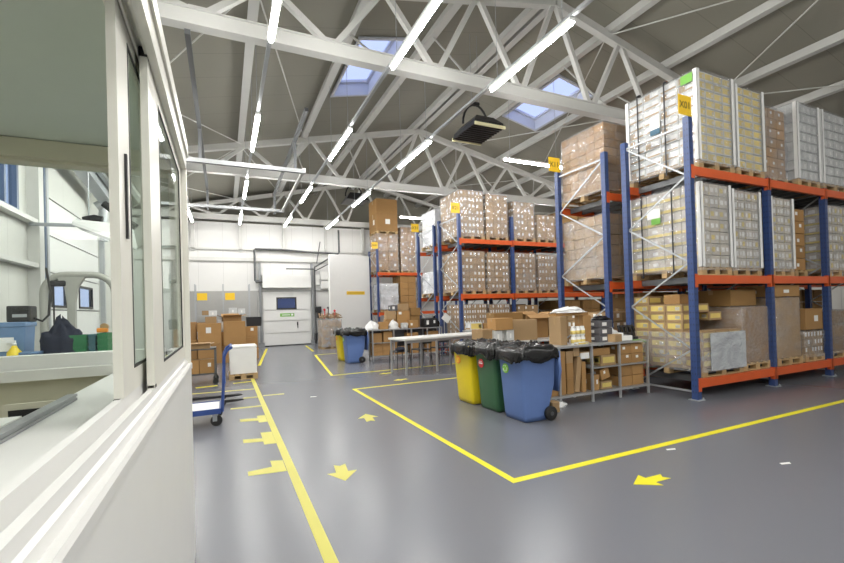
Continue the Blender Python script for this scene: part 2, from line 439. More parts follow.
# sectional door in the left wall
def panel_with_holes(axis, u0, u1, z0, z1, t0, t1, holes):
    b = MB(); us = sorted({u0, u1, *[h[0] for h in holes], *[h[1] for h in holes]}); zs = sorted({z0, z1, *[h[2] for h in holes], *[h[3] for h in holes]})
    for i in range(len(us) - 1):
        for k in range(len(zs) - 1):
            cu, cz = (us[i] + us[i + 1]) / 2, (zs[k] + zs[k + 1]) / 2
            if any(h[0] < cu < h[1] and h[2] < cz < h[3] for h in holes): continue
            if axis == 'x': b.box(us[i], us[i + 1], t0, t1, zs[k], zs[k + 1])
            else: b.box(t0, t1, us[i], us[i + 1], zs[k], zs[k + 1])
    return b
r = sroot('door_1', (0, 0, 0), 'tall white sectional loading door in the side wall')
b_ = None
hl = [(14.0, 15.15, 2.0, 2.56), (16.3, 17.65, 2.0, 2.58)]
zz = [0, .9, 1.86, 2.82, 3.76, 4.72]
for k in range(5):
    hs = [h for h in hl if zz[k] < h[2] < zz[k + 1]]
    panel_with_holes('y', 13.42, 18.58, zz[k] + .035, zz[k + 1], XL - .06, XL - .02, hs).build('door_section', 'white_paint', r)
panel_with_holes('y', 13.42, 18.58, 0, 4.74, XL - .10, XL - .07, hl).build('door_backing', 'steel_dark', r)
for h in hl:
    b = MB(); w = .06
    for y0, y1, z0, z1 in ((h[0] - w, h[1] + w, h[2] - w, h[2]), (h[0] - w, h[1] + w, h[3], h[3] + w), (h[0] - w, h[0], h[2], h[3]), (h[1], h[1] + w, h[2], h[3])):
        b.box(XL - .07, XL + .005, y0, y1, z0, z1)
    f = b.build('window_frame', 'black_plastic', r)
    b = MB(); b.box(XL - .05, XL - .045, h[0], h[1], h[2], h[3]); b.build('window_pane', 'pane_dusk', f)
for y in (13.3, 18.7):
    b = MB(); b.box(XL, XL + .14, y - .07, y + .07, 0, 5.4); b.build('guide_rail', 'steel_galv', r)
b = MB(); b.box(XL - .018, XL - .008, 14.9, 15.75, 1.45, 1.62); b.build('safety_sign', 'label_green', r)
# sectional door in the back wall
DX0, DX1, DZ = 1.72, 3.98, 2.68
r = sroot('door_2', (0, 0, 0), 'white sectional door in the back wall with a small blue window')
zz = [0, .62, 1.22, 1.76, 2.68]
hw = (2.40, 3.24, 1.86, 2.34)
for k in range(4):
    hs = [hw] if k == 3 else []
    panel_with_holes('x', DX0, DX1, zz[k] + .03, zz[k + 1], YB - .08, YB - .04, hs).build('door_section', 'white_paint', r)
b = MB(); w = .06
for x0, x1, z0, z1 in ((hw[0] - w, hw[1] + w, hw[2] - w, hw[2]), (hw[0] - w, hw[1] + w, hw[3], hw[3] + w), (hw[0] - w, hw[0], hw[2], hw[3]), (hw[1], hw[1] + w, hw[2], hw[3])):
    b.box(x0, x1, YB - .1, YB - .03, z0, z1)
f = b.build('window_frame', 'black_plastic', r)
b = MB(); b.box(hw[0], hw[1], YB - .07, YB - .065, hw[2], hw[3]); b.build('window_pane', 'pane_blue', f)
b = MB(); b.box(2.50, 3.18, YB - .086, YB - .08, 1.44, 1.60); sg = b.build('safety_sign', 'label_green', r)
b = MB(); b.box(2.58, 2.98, YB - .09, YB - .086, 1.50, 1.54); b.box(3.03, 3.13, YB - .09, YB - .086, 1.48, 1.57); b.build('sign_mark', 'label_white', sg)
b = MB(); b.box(3.30, 3.36, YB - .12, YB - .08, .98, 1.16); b.tube([(3.33, YB - .14, 1.02), (3.33, YB - .14, .86)], .02); b.build('door_handle', 'black_plastic', r)
for x in (DX0 - .12, DX1 + .12):
    b = MB(); b.box(x - .05, x + .05, YB - .16, YB - .001, 0, 4.1)
    b.tube([(x + .04, YB - .2, .05), (x + .04, YB - .2, 3.5)], .022); b.box(x - .12, x + .14, YB - .3, YB - .05, 0, .2)
    b.build('guide_rail', 'steel_grey', r)
b = MB(); b.box(DX0 - .02, DX1 + .02, YB - .34, YB - .02, 2.9, 3.5); b.box(DX0 - .02, DX1 + .02, YB - .36, YB - .02, 2.86, 2.9)
b.build('door_header', 'white_paint', r)
b = MB(); b.box(DX0, DX1, YB - .09, YB - .03, 0, .05); b.build('bottom_seal', 'rubber_black', r)

# ------------------------------------------------------------------ floor markings
def mark(poly, label, m='tape_yellow', z=.0016, cat='floor marking', name='floor_marking', group='yellow tape markings on the floor'):
    c = (sum(p[0] for p in poly) / len(poly), sum(p[1] for p in poly) / len(poly))
    a = sum(poly[i][0] * poly[(i + 1) % len(poly)][1] - poly[(i + 1) % len(poly)][0] * poly[i][1] for i in range(len(poly)))
    if a < 0: poly = poly[::-1]
    bb = MB(); bb.prism([(x - c[0], y - c[1]) for x, y in poly], 0, z)
    o = bb.build(name, m, None, (c[0], c[1], .0004)); tag(o, label, cat, group)
    return o
def strip(x0, y0, x1, y1, w, label, m='tape_yellow', **k):
    d = Vector((x1 - x0, y1 - y0)).normalized(); n = Vector((-d.y, d.x)) * w / 2
    return mark([(x0 - n.x, y0 - n.y), (x1 - n.x, y1 - n.y), (x1 + n.x, y1 + n.y), (x0 + n.x, y0 + n.y)], label, m, **k)
strip(.59, 1.2, .60, 11.7, .085, 'long yellow lane line running from the foreground to the white box pallet', 'tape_worn')
mark([(2.365, 3.24), (9.6, 3.28), (9.6, 3.36), (2.44, 3.325), (2.44, 8.62), (5.6, 8.68), (5.6, 8.75), (2.365, 8.70)],
     'yellow line boxing in the floor area in front of the wheelie bins')
mark([(2.40, 10.80), (6.2, 10.9), (6.2, 10.98), (2.48, 10.88), (3.12, 16.35), (3.9, 16.4), (3.9, 16.5), (3.04, 16.45)],
     'yellow line turning round the bay with the long white table')
strip(.95, 14.3, 1.74, 21.0, .09, 'short yellow line leading to the left rail of the back door')
strip(3.3, 18.0, 3.56, 21.3, .09, 'short yellow line leading to the right rail of the back door')
mark([(.18, 4.65), (.545, 4.60), (.545, 4.95), (.42, 5.0), (.42, 4.80), (.18, 4.77)], 'stepped yellow floor tick closest to the camera beside the lane line', 'tape_worn')
mark([(.18, 5.86), (.41, 5.80), (.41, 5.66), (.55, 5.64), (.55, 6.22), (.41, 6.24), (.41, 5.95), (.18, 6.02)], 'yellow floor tick with a square block, second along the lane line', 'tape_worn')
mark([(.18, 7.03), (.43, 6.97), (.43, 6.84), (.55, 6.83), (.55, 7.28), (.43, 7.3), (.43, 7.14), (.18, 7.2)], 'yellow floor tick with a small block, third along the lane line', 'tape_worn')
strip(.06, 8.08, .55, 8.04, .09, 'yellow cross tape beside the wheels of the blue trolley', 'tape_worn')
strip(.12, 8.98, .55, 8.94, .09, 'yellow cross tape just beyond the black forks', 'tape_worn')
strip(.66, 9.02, 1.05, 8.98, .08, 'lone yellow tape stub on the lane side of the long line', 'tape_worn')
strip(-.9, 10.1, .55, 9.93, .09, 'long yellow cross tape before the steel table trolley', 'tape_worn')
strip(.15, 11.02, .55, 11.08, .10, 'yellow tape stub right in front of the white box pallet')
strip(-.62, 10.86, -.18, 10.92, .13, 'yellow tape patch below the steel table trolley')
def arrow(cx, cy, ang, L, label, m, group='yellow arrows stuck on the floor'):
    pts = [(-.5, -.13), (-.02, -.13), (-.02, -.32), (.5, 0), (-.02, .32), (-.02, .13), (-.5, .13), (-.4, 0)]
    c, s = math.cos(ang), math.sin(ang)
    mark([(cx + (x * c - y * s) * L, cy + (x * s + y * c) * L) for x, y in pts], label, m, name='floor_arrow', cat='floor arrow', group=group)
arrow(3.48, 2.70, R(178), .41, 'bright yellow floor arrow outside the boxed area pointing to the lane', 'tape_yellow')
arrow(1.04, 4.28, R(-97), .46, 'faded yellow arrow in the middle of the lane pointing to the camera', 'tape_worn')
arrow(1.94, 6.26, R(82), .48, 'faded yellow arrow beside the boxed area pointing up the lane', 'tape_worn')
arrow(3.66, 9.22, R(185), .36, 'small yellow arrow between the table bay line and the boxed area', 'tape_yellow')
arrow(3.70, 10.36, R(185), .36, 'small yellow arrow just inside the bay in front of the long table', 'tape_yellow')
for i, (x, y, l) in enumerate(((4.35, 3.15, 'white paper scrap on the floor inside the boxed area line'), (4.9, 2.35, 'white scuffed scrap on the floor to the right of the bright arrow'), (1.45, 8.35, 'tiny white scrap on the open lane before the faded arrows'))):
    mark([(x, y), (x + .1, y - .03), (x + .13, y), (x + .02, y + .03)], l, 'label_white', name='paper_scrap', cat='litter', group='white scraps on the floor')

# ------------------------------------------------------------------ lamps
def lamp(x, y, z, L, label, along='y'):
    r = thing('tube_lamp', label, 'lamp', (x, y, z), 0 if along == 'y' else R(90), 'hanging white tube lamps')
    b = MB(); b.box(-.05, .05, -L / 2, L / 2, 0, .05); b.build('lamp_housing', 'white_plastic', r)
    n = 7; rings = []
    for yy in (-L / 2 + .01, L / 2 - .01):
        rings.append([(.036 * math.cos(math.pi + math.pi * k / (n - 1)), yy, .055 * math.sin(math.pi + math.pi * k / (n - 1)) - .001) for k in range(n)])
    b = MB(); b._add(rings[0] + rings[1], [(k, k + 1, n + k + 1, n + k) for k in range(n - 1)] + [tuple(reversed(range(n))), tuple(range(n, 2 * n))])
    b.build('light_tube', 'lamp_glow', r)
    for s in (-1, 1):
        b = MB(); b.tube([(0, s * (L / 2 - .2), .05), (0, s * (L / 2 - .2), (roof(x) if along == 'y' else roof(x + s)) - z - .02)], .006, n=5); b.build('hanger_wire', 'steel_galv', r)
rows = [(-1.17, 'outermost row beside the booth'), (.72, 'row over the lane line'), (2.65, 'row over the middle of the lane'), (4.62, 'row over the table and bins')]
order = ['at the back wall', 'second from the back wall', 'third from the back wall', 'second from the front', 'at the front end', 'added unseen behind the camera', 'furthest behind the camera']
for x, rn in rows:
    for k, yc in enumerate((19.7, 15.05, 10.28, 5.6, .9, -3.8)):
        lamp(x, yc, 5.68, 2.05, 'glowing tube lamp %s, %s' % (['at the back wall', 'second from the back wall', 'third from the back wall', 'fourth from the back wall', 'added unseen above the camera', 'added unseen behind the camera'][k], rn))  # lamps over and behind the camera are unseen, added for light
    b = MB(); b.box(x - .03, x + .03, -5, YB - .9, 5.74, 5.79); o = b.build('lamp_track', 'steel_galv', None)
    tag(o, 'thin grey carrier track holding the lamps of the %s' % rn, 'track', 'lamp carrier tracks')
for (y, z, nm) in ((9.65, 5.68, 'aisle between the near and middle racks'), (17.3, 5.68, 'aisle before the back rack'), (-2.6, 5.68, 'open floor behind the camera')):
    for k, x in enumerate((8.1, 11.6, 15.1)):
        if y < 0 and k > 1: continue
        lamp(x, y, z, 2.05, 'tube lamp %s over the %s' % (['nearest the lane', 'added in the middle', 'added deepest in'][k], nm), 'x')  # deeper aisle lamps and those behind the camera are added fill, out of view

# galvanised rail frame hanging from dark channels
r = thing('hanging_rail_frame', 'galvanised rail frame hung below the trusses on dark drop channels', 'rail frame', (0, 0, 5.3))
for (p, q, m, nm, w) in (((-1.9, 11.2, -.06), (1.98, 11.2, -.06), 'steel_grey', 'cross_rail', .1), ((-1.9, 16.6, .12), (2.1, 16.6, .12), 'steel_grey', 'cross_rail', .1),
                      ((1.95, 11.2, .0), (2.06, 16.6, .14), 'steel_white', 'side_rail', .07), ((-.42, 7.45, .72), (-.44, 16.6, .72), 'steel_dark', 'long_channel', .08),
                      ((1.72, 9.4, .72), (1.78, 16.8, .72), 'steel_dark', 'long_channel', .08)):
    b = MB(); b.bar(p, q, w, w); b.build(nm, m, r)
for x, y, zt in ((-.43, 11.2, .72), (1.73, 11.2, .72), (-.44, 16.6, .72), (1.78, 16.6, .72)):
    b = MB(); b.box(x - .035, x + .035, y - .035, y + .035, -.02, zt); b.build('drop_channel', 'steel_dark', r)
# radiant heater
r = thing('radiant_heater', 'black hooded heater with cream edges hanging below the roof', 'heater', (5.82, 8.98, 5.92))
b = MB()
b.loft([[(-.42, -.52, 0), (.42, -.52, 0), (.42, .52, 0), (-.42, .52, 0)], [(-.40, -.50, .12), (.40, -.50, .12), (.40, .50, .12), (-.40, .50, .12)], [(-.24, -.34, .30), (.24, -.34, .30), (.24, .34, .30), (-.24, .34, .30)]], smooth=False, cap0=True, cap1=True)
b.build('hood', 'black_plastic', r)
b = MB()
for k in range(9): b.box(-.40, .40, -.44 + k * .108, -.42 + k * .108, -.03, 0)
b.build('burner_grille', 'black_plastic', r)
for y in (-.54, .54):
    b = MB(); b.box(-.43, .43, y - .018, y + .018, -.035, .035); b.build('edge_reflector', 'heater_cream', r)
b = MB(); b.tube([(-.36, .1, .25)] + [(-.36 * math.cos(math.pi * k / 12), .1, .25 + .52 * math.sin(math.pi * k / 12)) for k in range(1, 12)] + [(.36, .1, .25)], .028); b.build('hanger_bow', 'black_plastic', r)
b = MB(); b.cbox(0, .1, .79, .22, .12, .08, c=.02); b.build('bow_clamp', 'black_plastic', r)
for s in (-1, 1):
    b = MB(); b.tube([(s * .1, .1, .82), (s * .1, .1, roof(5.82) - 5.94)], .006, n=5); b.build('hanger_wire', 'steel_galv', r)
r = thing('radiant_heater', 'second black hooded heater, half hidden behind the middle roof truss', 'heater', (5.1, 17.5, 6.2))
b = MB(); b.loft([[(-.48, -.52, 0), (.48, -.52, 0), (.48, .52, 0), (-.48, .52, 0)], [(-.26, -.26, .34), (.26, -.26, .34), (.26, .26, .34), (-.26, .26, .34)]], smooth=False, cap0=True, cap1=True); b.build('hood', 'black_plastic', r)
b = MB(); b.tube([(-.36 * math.cos(math.pi * k / 12), .1, .25 + .52 * math.sin(math.pi * k / 12)) for k in range(0, 13)], .028); b.build('hanger_bow', 'black_plastic', r)
b = MB(); b.tube([(0, .1, .77), (0, .1, roof(5.1) - 6.22)], .006, n=5); b.build('hanger_wire', 'steel_galv', r)
# black pipe on the back wall
b = MB(); y = YB - .25
b.tube([(1.75, y, 3.18), (1.42, y, 3.18), (1.38, y, 3.22), (1.38, y, 4.68), (1.42, y, 4.74), (2.6, y, 4.74), (3.9, y, 4.66), (5.45, y, 4.62), (5.5, y, 4.7), (5.5, y, 5.85)], .05)
b.tube([(1.4, y, 3.18), (1.95, y, 3.18)], .085)
tag(b.build('vent_pipe', 'steel_dark'), 'black pipe bent around the top of the back door', 'pipe')
r = thing('pipe_cluster', 'dark pipework and valve mounted right of the back door', 'pipework', (4.22, YB - .2, 0))
b = MB(); b.tube([(0, 0, .3), (0, 0, 3.95)], .035); b.tube([(0, 0, 3.8), (-.2, -.6, 3.75), (-1.5, -.9, 3.72)], .03); b.build('riser_pipe', 'steel_dark', r)
b = MB(); b.tube([(0, 0, 3.9), (.55, -.3, 4.25), (1.0, -.6, 4.55)], .04); b.tube([(.1, -.1, 4.1), (.3, -.1, 5.2)], .025); b.tube([(0, 0, 3.7), (.75, -.3, 4.1)], .025); b.build('branch_pipe', 'steel_dark', r)
b = MB(); b.cbox(.12, -.05, 1.75, .3, .25, .3, c=.03); b.cbox(.16, -.05, 1.45, .16, .2, .3, c=.03); b.build('valve_box', 'black_plastic', r)
b = MB(); b.cbox(.1, -.1, .3, .4, .3, .55, c=.05); b.build('pump', 'black_plastic', r)
for i, (x0, x1, z0, z1) in enumerate(((4.52, 5.0, 2.8, 3.2), (4.52, 5.0, 3.25, 3.7), (4.2, 4.46, 3.0, 3.5))):
    r = thing('electric_box', 'white electric box on the back wall, %s of the three by the pipes' % ['lowest', 'topmost', 'smallest'][i], 'electric box', ((x0 + x1) / 2, YB - .08, z0), 0, 'electric boxes right of the back door')
    b = MB(); b.cbox(0, 0, (z1 - z0) / 2, x1 - x0, .16, z1 - z0, c=.01); b.build('box_body', 'white_plastic', r)
    b = MB(); b.cbox(0, -.085, (z1 - z0) / 2, (x1 - x0) * .9, .01, (z1 - z0) * .9); b.build('box_cover', 'label_white', r)
# white partition panel in front of the back rack
r = thing('partition_panel', 'tall white panel with a yellow sign standing before the back rack', 'partition', (5.6, 20.45, 0), R(14))
b = MB(); b.box(-1.1, 1.1, -.06, .06, .02, 4.34, c=.01); b.build('panel', 'white_paint', r)
b = MB(); b.box(-.22, .78, -.075, -.06, 2.42, 2.58); s = b.build('sign', 'sign_yellow', r)
b = MB(); b.box(-.16, .72, -.078, -.075, 2.485, 2.515); b.build('sign_mark', 'tape_brown', s)
for x in (-1.0, 1.0):
    b = MB(); b.box(x - .1, x + .1, -.35, .35, 0, .03); b.build('foot', 'steel_galv', r)
# ================================================================== PALLET RACKS
def rack(label, ys, xs, levels, top, sign=None, sign_at=0, short=(), brace0=1, group='blue and orange pallet racks'):
    r = thing('pallet_rack', label, 'pallet rack', (xs[0], ys[0], 0), 0, group)
    X0, Y0 = xs[0], ys[0]
    D = ys[1] - ys[0]
    for i, x in enumerate(xs):
        x -= X0
        tz = levels[-1] + .03 if i in short else top
        for yy in (0, D):
            b = MB()
            b.box(x - .05, x + .05, yy - .05, yy + .05, .012, tz)
            h = b
            zc = .12
            while zc < tz - .05:     # the row of slots punched in the face of the upright
                for s in (-.022, .022):
                    h.box(x + s - .005, x + s + .005, yy - .0512, yy - .05, zc, zc + .022, 1)
                    h.box(x - .0512, x - .05, yy + s - .005, yy + s + .005, zc, zc + .022, 1)
                zc += .1
            b.build('upright', ['rack_blue', 'print_black'], r)
            b = MB(); b.box(x - .08, x + .08, yy - .09, yy + .09, 0, .012); b.tube([(x + .06, yy - .07, .01), (x + .06, yy - .07, .04)], .012, n=6); b.build('foot_plate', 'steel_galv', r)
        zs = [.12]
        k = 0; sgn = 1
        z = .12
        b = MB(); b.bar((x, .05, .13), (x, D - .05, .13), .022, .03); b.build('cross_brace', 'steel_galv', r)
        pts = []
        z = .1; side = brace0
        tops = tz - 1.0 if i not in short else tz - .75
        while z < tops:
            ya, yb = (.04, D - .04) if side == 0 else (D - .04, .04)
            b = MB(); b.bar((x, ya, z), (x, yb, z + .72), .018, .026); b.build('cross_brace', 'steel_galv', r)
            z += .72; side = 1 - side
        b = MB(); b.bar((x, .05, tz - .12), (x, D - .05, tz - .12), .022, .03); b.build('cross_brace', 'steel_galv', r)
        if i not in short:
            ya, yb = (.04, D - .04) if side == 0 else (D - .04, .04)
            b = MB(); b.bar((x, ya, z), (x, yb, tz - .14), .018, .026); b.build('cross_brace', 'steel_galv', r)
    for i in range(len(xs) - 1):
        xa, xb = xs[i] - X0 + .05, xs[i + 1] - X0 - .05
        for zt in levels:
            for yy, s in ((0, -1), (D, 1)):
                b = MB(); b.box(xa, xb, yy - .03 + s * .02, yy + .03 + s * .02, zt - .14, zt)
                bm = b.build('beam', 'rack_orange', r)
                for xe, dx in ((xa, 1), (xb, -1)):
                    c = MB()
                    c.box(min(xe - dx * .07, xe + dx * .006), max(xe - dx * .07, xe + dx * .006), yy + s * .051 - .004, yy + s * .051 + .004, zt - .2, zt + .02)
                    c.box(min(xe, xe + dx * .006), max(xe, xe + dx * .006), yy - .03 + s * .02, yy + .06 * s + .0 if s > 0 else yy + .03 + s * .02, zt - .2, zt + .02)
                    c.build('beam_connector', 'rack_orange', bm)
            for k in (.15, .32, .5, .68, .85):
                xx = xa + (xb - xa) * k
                b = MB(); b.box(xx - .025, xx + .025, -.01, D + .01, zt - .11, zt - .005); b.build('pallet_support', 'steel_dark', r)
    if sign:
        yy = ys[sign_at] - Y0
        b = MB(); b.box(-.30, .02, yy - .062, yy - .056, top - .02, top + .30); b.box(-.05, .02, yy - .056, yy - .05, top - .02, top + .02)
        s = b.build('aisle_sign', 'sign_yellow', r)
        text_mesh(sign, .16, 'print_black', s, (-.14, yy - .064, top + .14), (R(90), 0, 0))
    return r
rack('near pallet rack with the large white wrapped pallets, foremost of the blue racks', (4.50, 5.72), (6.98, 9.2, 11.25, 13.4, 15.6), (.34, 2.04, 3.83), 4.65, 'X01', 0, short=(1, 2, 3, 4))
rack('pallet rack standing back to back behind the near rack', (6.2, 7.52), (6.98, 9.2, 11.25, 13.4, 15.6), (.34, 2.04, 3.83), 4.65, 'X11', 1, brace0=0)
rack('middle pallet rack loaded with brown cartons dotted with white labels', (11.98, 13.36), (6.92, 9.0, 11.1, 13.2, 15.3), (.2, 2.05, 3.85), 4.68, 'X21', 0)
rack('pallet rack back to back with the middle rack, holding white wrapped goods at its end', (13.88, 15.3), (6.98, 9.1, 11.2), (.2, 2.05, 3.85), 4.65, 'X31', 1)
rack('back pallet rack by the white panel, carrying the tallest brown load', (20.25, 21.5), (6.98, 9.2, 11.4), (1.5, 3.5), 4.7, 'X41', 0)

# ------------------------------------------------------------------ cartons
CM = {}
def carton_mesh(w, d, h, style, variant=0):
    key = (round(w, 3), round(d, 3), round(h, 3), style, variant)
    if key in CM: return CM[key]
    rnd = random.Random(hash(key[:3]) % 9999 + variant * 7 + len(style))
    b = MB(); c = min(.006, h * .05)
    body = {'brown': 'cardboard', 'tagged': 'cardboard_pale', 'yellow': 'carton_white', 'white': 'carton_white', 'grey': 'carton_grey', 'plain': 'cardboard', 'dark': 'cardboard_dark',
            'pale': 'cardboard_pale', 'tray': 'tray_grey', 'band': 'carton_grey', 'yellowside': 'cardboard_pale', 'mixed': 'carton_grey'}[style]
    mats = [body, 'label_white', 'label_yellow', 'tape_brown', 'print_black']
    b.box(-w / 2, w / 2, -d / 2, d / 2, 0, h, 0, c)
    e = .0015
    def front(u0, u1, v0, v1, m):   # fractions on the -Y face
        x0, x1, z0, z1 = -w / 2 + u0 * w, -w / 2 + u1 * w, v0 * h, v1 * h
        b.box(x0, x1, -d / 2 - e, -d / 2, z0, z1, m)
    def side(u0, u1, v0, v1, m):    # fractions on the -X face
        y0, y1, z0, z1 = d / 2 - u1 * d, d / 2 - u0 * d, v0 * h, v1 * h
        b.box(-w / 2 - e, -w / 2, y0, y1, z0, z1, m)
    def topb(m, f=.07):
        b.box(-w / 2 - e, w / 2 + e, -f * d, f * d, h, h + e, m)
    if style in ('brown', 'plain', 'dark', 'pale'):
        topb(3); side(.44, .56, .72, 1, 3)
        if style == 'brown':
            u = rnd.uniform(.1, .6); v = rnd.uniform(.3, .6)
            front(u, u + .22, v, min(.95, v + .28), 1)
            u = rnd.uniform(.1, .6); side(u, u + .2, v, min(.95, v + .28), 1)
    elif style == 'tagged':
        topb(3)
        us = rnd.choice([(.12,), (.6,), (.12, .6)])
        for u in us: front(u, u + min(.24, .075 / w), .38, min(.38 + .085 / h, .95), 1)
        us = rnd.choice([(.15,), (.6,), (.15, .6)])
        for u in us: side(u, u + min(.24, .075 / d), .38, min(.38 + .085 / h, .95), 1)
        front(0, 1, .0, .03, 3)
    elif style == 'yellow':
        front(.06, .94, .18, .88, 2); front(.7, .9, .3, .7, 1); side(.06, .94, .1, .3, 3)
        side(.55, .9, .35, .8, 1)
        if variant % 3 == 0: side(.06, .4, .3, .9, 3)
        topb(1)
    elif style == 'yellowside':
        side(.12, .9, .22, .82, 2); side(.58, .84, .3, .7, 1); front(.1, .9, .25, .8, 2); topb(3)
    elif style == 'white':
        front(.03, .97, .05, .09, 4); front(.4, .62, .3, .7, 1); side(.3, .6, .3, .7, 1); topb(1)
    elif style == 'band':
        side(0, 1, .02, .28, 2); side(.3, .62, .42, .72, 1); front(.1, .45, .3, .7, 1 if variant % 2 else 2); front(.62, .86, .35, .7, 1); topb(1)
    elif style == 'mixed':
        front(.12, .34, .3, .7, 1); front(.5, .84, .25, .75, 2 if variant % 3 == 0 else 1)
        side(.2, .5, .3, .7, 1); side(0, 1, 0, .2, 2); topb(1)
    elif style == 'grey':
        front(.3, .6, .3, .7, 1); side(.3, .6, .3, .7, 1)
    elif style == 'tray':
        front(.2, .55, .25, .75, 1); side(.3, .6, .3, .7, 1)
    me = b.mesh('carton', mats); CM[key] = me
    return me
def carton(parent, x, y, z, w, d, h, style, variant=0, rz=0., name='carton'):
    return link(name, carton_mesh(w, d, h, style, variant), parent, (x, y, z), rz)
PM = {}
def pallet_mesh(w, d):
    k = (round(w, 2), round(d, 2))
    if k in PM: return PM[k]
    b = MB()
    for i in range(3):
        y = -d / 2 + .05 + i * (d - .1) / 2
        b.box(-w / 2, w / 2, y - .05, y + .05, 0, .02); b.box(-w / 2, w / 2, y - .05, y + .05, .098, .12)
        for j in range(3):
            x = -w / 2 + .06 + j * (w - .12) / 2
            b.box(x - .06, x + .06, y - .05, y + .05, .02, .098)
    n = max(5, int(w / .17))
    for i in range(n):
        x = -w / 2 + .045 + i * (w - .09) / (n - 1)
        b.box(x - .045, x + .045, -d / 2, d / 2, .12, .142)
    PM[k] = b.mesh('pallet', ['wood_pallet']); return PM[k]
def wrap_mesh(w, d, z0, z1, amp=.012, seed=0., top=True, n=9):
    """stretch film pulled tight over a load: rounded corners, fine creases"""
    b = MB(); rings = []
    def outline(z, grow=0):
        pts = []; r = .035
        X, Y = w / 2 + grow, d / 2 + grow
        for (cx, cy, a0) in ((X - r, -Y + r, -90), (X - r, Y - r, 0), (-X + r, Y - r, 90), (-X + r, -Y + r, 180)):
            for k in range(3):
                a = R(a0 + 45 * k); pts.append(Vector((cx + r * math.cos(a), cy + r * math.sin(a), z)))
        out = []
        for i in range(len(pts)):
            p, q = pts[i], pts[(i + 1) % len(pts)]
            L = (q - p).length; k = max(1, int(L / .11))
            for j in range(k): out.append(p.lerp(q, j / k))
        return out
    for i in range(n + 1):
        z = z0 + (z1 - z0) * i / n
        ring = []
        for p in outline(z, .012):
            c = noise.noise(Vector((p.x * 3 + seed, p.y * 3, z * 5))) + .5 * noise.noise(Vector((p.x * 9, p.y * 9 + seed, z * 13)))
            s = 1 + (amp * c) / max(.2, math.hypot(p.x, p.y))
            ring.append((p.x * s, p.y * s, z))
        rings.append(ring)
    if top:
        last = rings[-1]
        for f, dz in ((.94, .012), (.6, .016), (.25, .014)):
            rings.append([(x * f, y * f, z1 + dz + .008 * noise.noise(Vector((x * f * 5 + seed, y * f * 5, 3)))) for x, y, _ in last])
    b.loft(rings, 0, True, cap1=top)
    return b
LOADG = 'wrapped pallet loads in the racks'
def load(label, x0, x1, y0, y1, z0, h, n, style, wrap='film_clear', straps=(), corners=False, sheet=None, pallet=True, jit=.004, gap=.010, skip=None, amp=.012, group=LOADG, cat='pallet load', name='pallet_load', rz=0., drop=0.):
    w, d = x1 - x0, y1 - y0
    r = thing(name, label, cat, ((x0 + x1) / 2, (y0 + y1) / 2, z0), rz, group)
    zb = 0.
    if pallet:
        link('pallet', pallet_mesh(w - .02, d - .02), r, (0, 0, 0)); zb = .143
    nx, ny, nz = n
    cw, cd, ch = (w - .05) / nx, (d - .05) / ny, (h - zb) / nz
    rg = random.Random(label)
    for k in range(nz):
        for j in range(ny):
            for i in range(nx):
                if not (i == 0 or j == 0 or k == nz - 1 or i == nx - 1): continue
                if i == nx - 1 and i > 0 and j > 0 and k < nz - 1: continue
                if skip and skip(i, j, k): continue
                if drop and k == nz - 1 and rg.random() < drop: continue
                carton(r, -w / 2 + .025 + cw * (i + .5) + rg.uniform(-jit, jit), -d / 2 + .025 + cd * (j + .5) + rg.uniform(-jit, jit), zb + ch * k + .0005,
                       cw - gap, cd - gap, ch - gap, style, rg.randrange(6))
    if wrap:
        wrap_mesh(w - .02, d - .02, zb - .06 if pallet else .01, h + .004, amp, rg.uniform(0, 50)).build('stretch_wrap', wrap, r)
    if corners:
        for sx, sy in ((-1, -1), (1, -1), (-1, 1)):
            b = MB(); x, y = sx * (w / 2 + .012), sy * (d / 2 + .012)
            b.box(min(x, x - sx * .07), max(x, x - sx * .07), min(y, y - sy * .006), max(y, y - sy * .006), zb, h)
            b.box(min(x, x - sx * .006), max(x, x - sx * .006), min(y, y - sy * .07), max(y, y - sy * .07), zb, h)
            b.build('corner_post', 'white_plastic', r)
    for s in straps:
        b = MB(); y = s - (y0 + y1) / 2
        b.box(-w / 2 - .034, -w / 2 - .026, y - .012, y + .012, .02, h + .024); b.box(-w / 2 - .034, w / 2 - .1, y - .012, y + .012, h + .016, h + .024); b.cbox(-w / 2 + .03, y, h + .035, .05, .05, .03)
        b.build('strap', 'strap_black', r)
    if sheet:
        for (ya, yb, za, zb2, m) in sheet:
            b = MB(); b.box(-w / 2 - .033, -w / 2 - .03, ya - (y0 + y1) / 2, yb - (y0 + y1) / 2, za - z0, zb2 - z0); b.build('shipping_label', m, r)
    return r
# near rack, upper beams
load('tall white wrapped pallet with yellow carton front at the near rack top end', 7.21, 8.21, 4.47, 5.84, 3.835, 1.66, (4, 4, 10), 'yellow', 'film_milky', (5.57, 5.03), True,
     [(5.13, 5.32, 4.76, 5.0, 'label_white'), (5.13, 5.32, 4.66, 4.76, 'label_navy'), (4.52, 4.72, 5.3, 5.45, 'label_green')])
load('yellow carton pallet under film, second from the end on the near rack top beam', 8.31, 9.18, 4.49, 5.7, 3.835, 1.62, (3, 3, 10), 'yellow', 'film_clear', (), True)
load('brown film wrapped pallet with green tag, third on the near rack top beam', 9.3, 10.2, 4.6, 5.7, 3.835, 1.48, (3, 3, 7), 'brown', 'film_milky', (5.2,), False, [(4.55, 5.0, 5.1, 5.25, 'label_green')], amp=.03)
load('whitish wrapped pallet of small cartons, fourth on the near rack top beam', 10.3, 11.15, 4.48, 5.7, 3.835, 1.66, (4, 3, 8), 'white', 'film_milky', (), True)
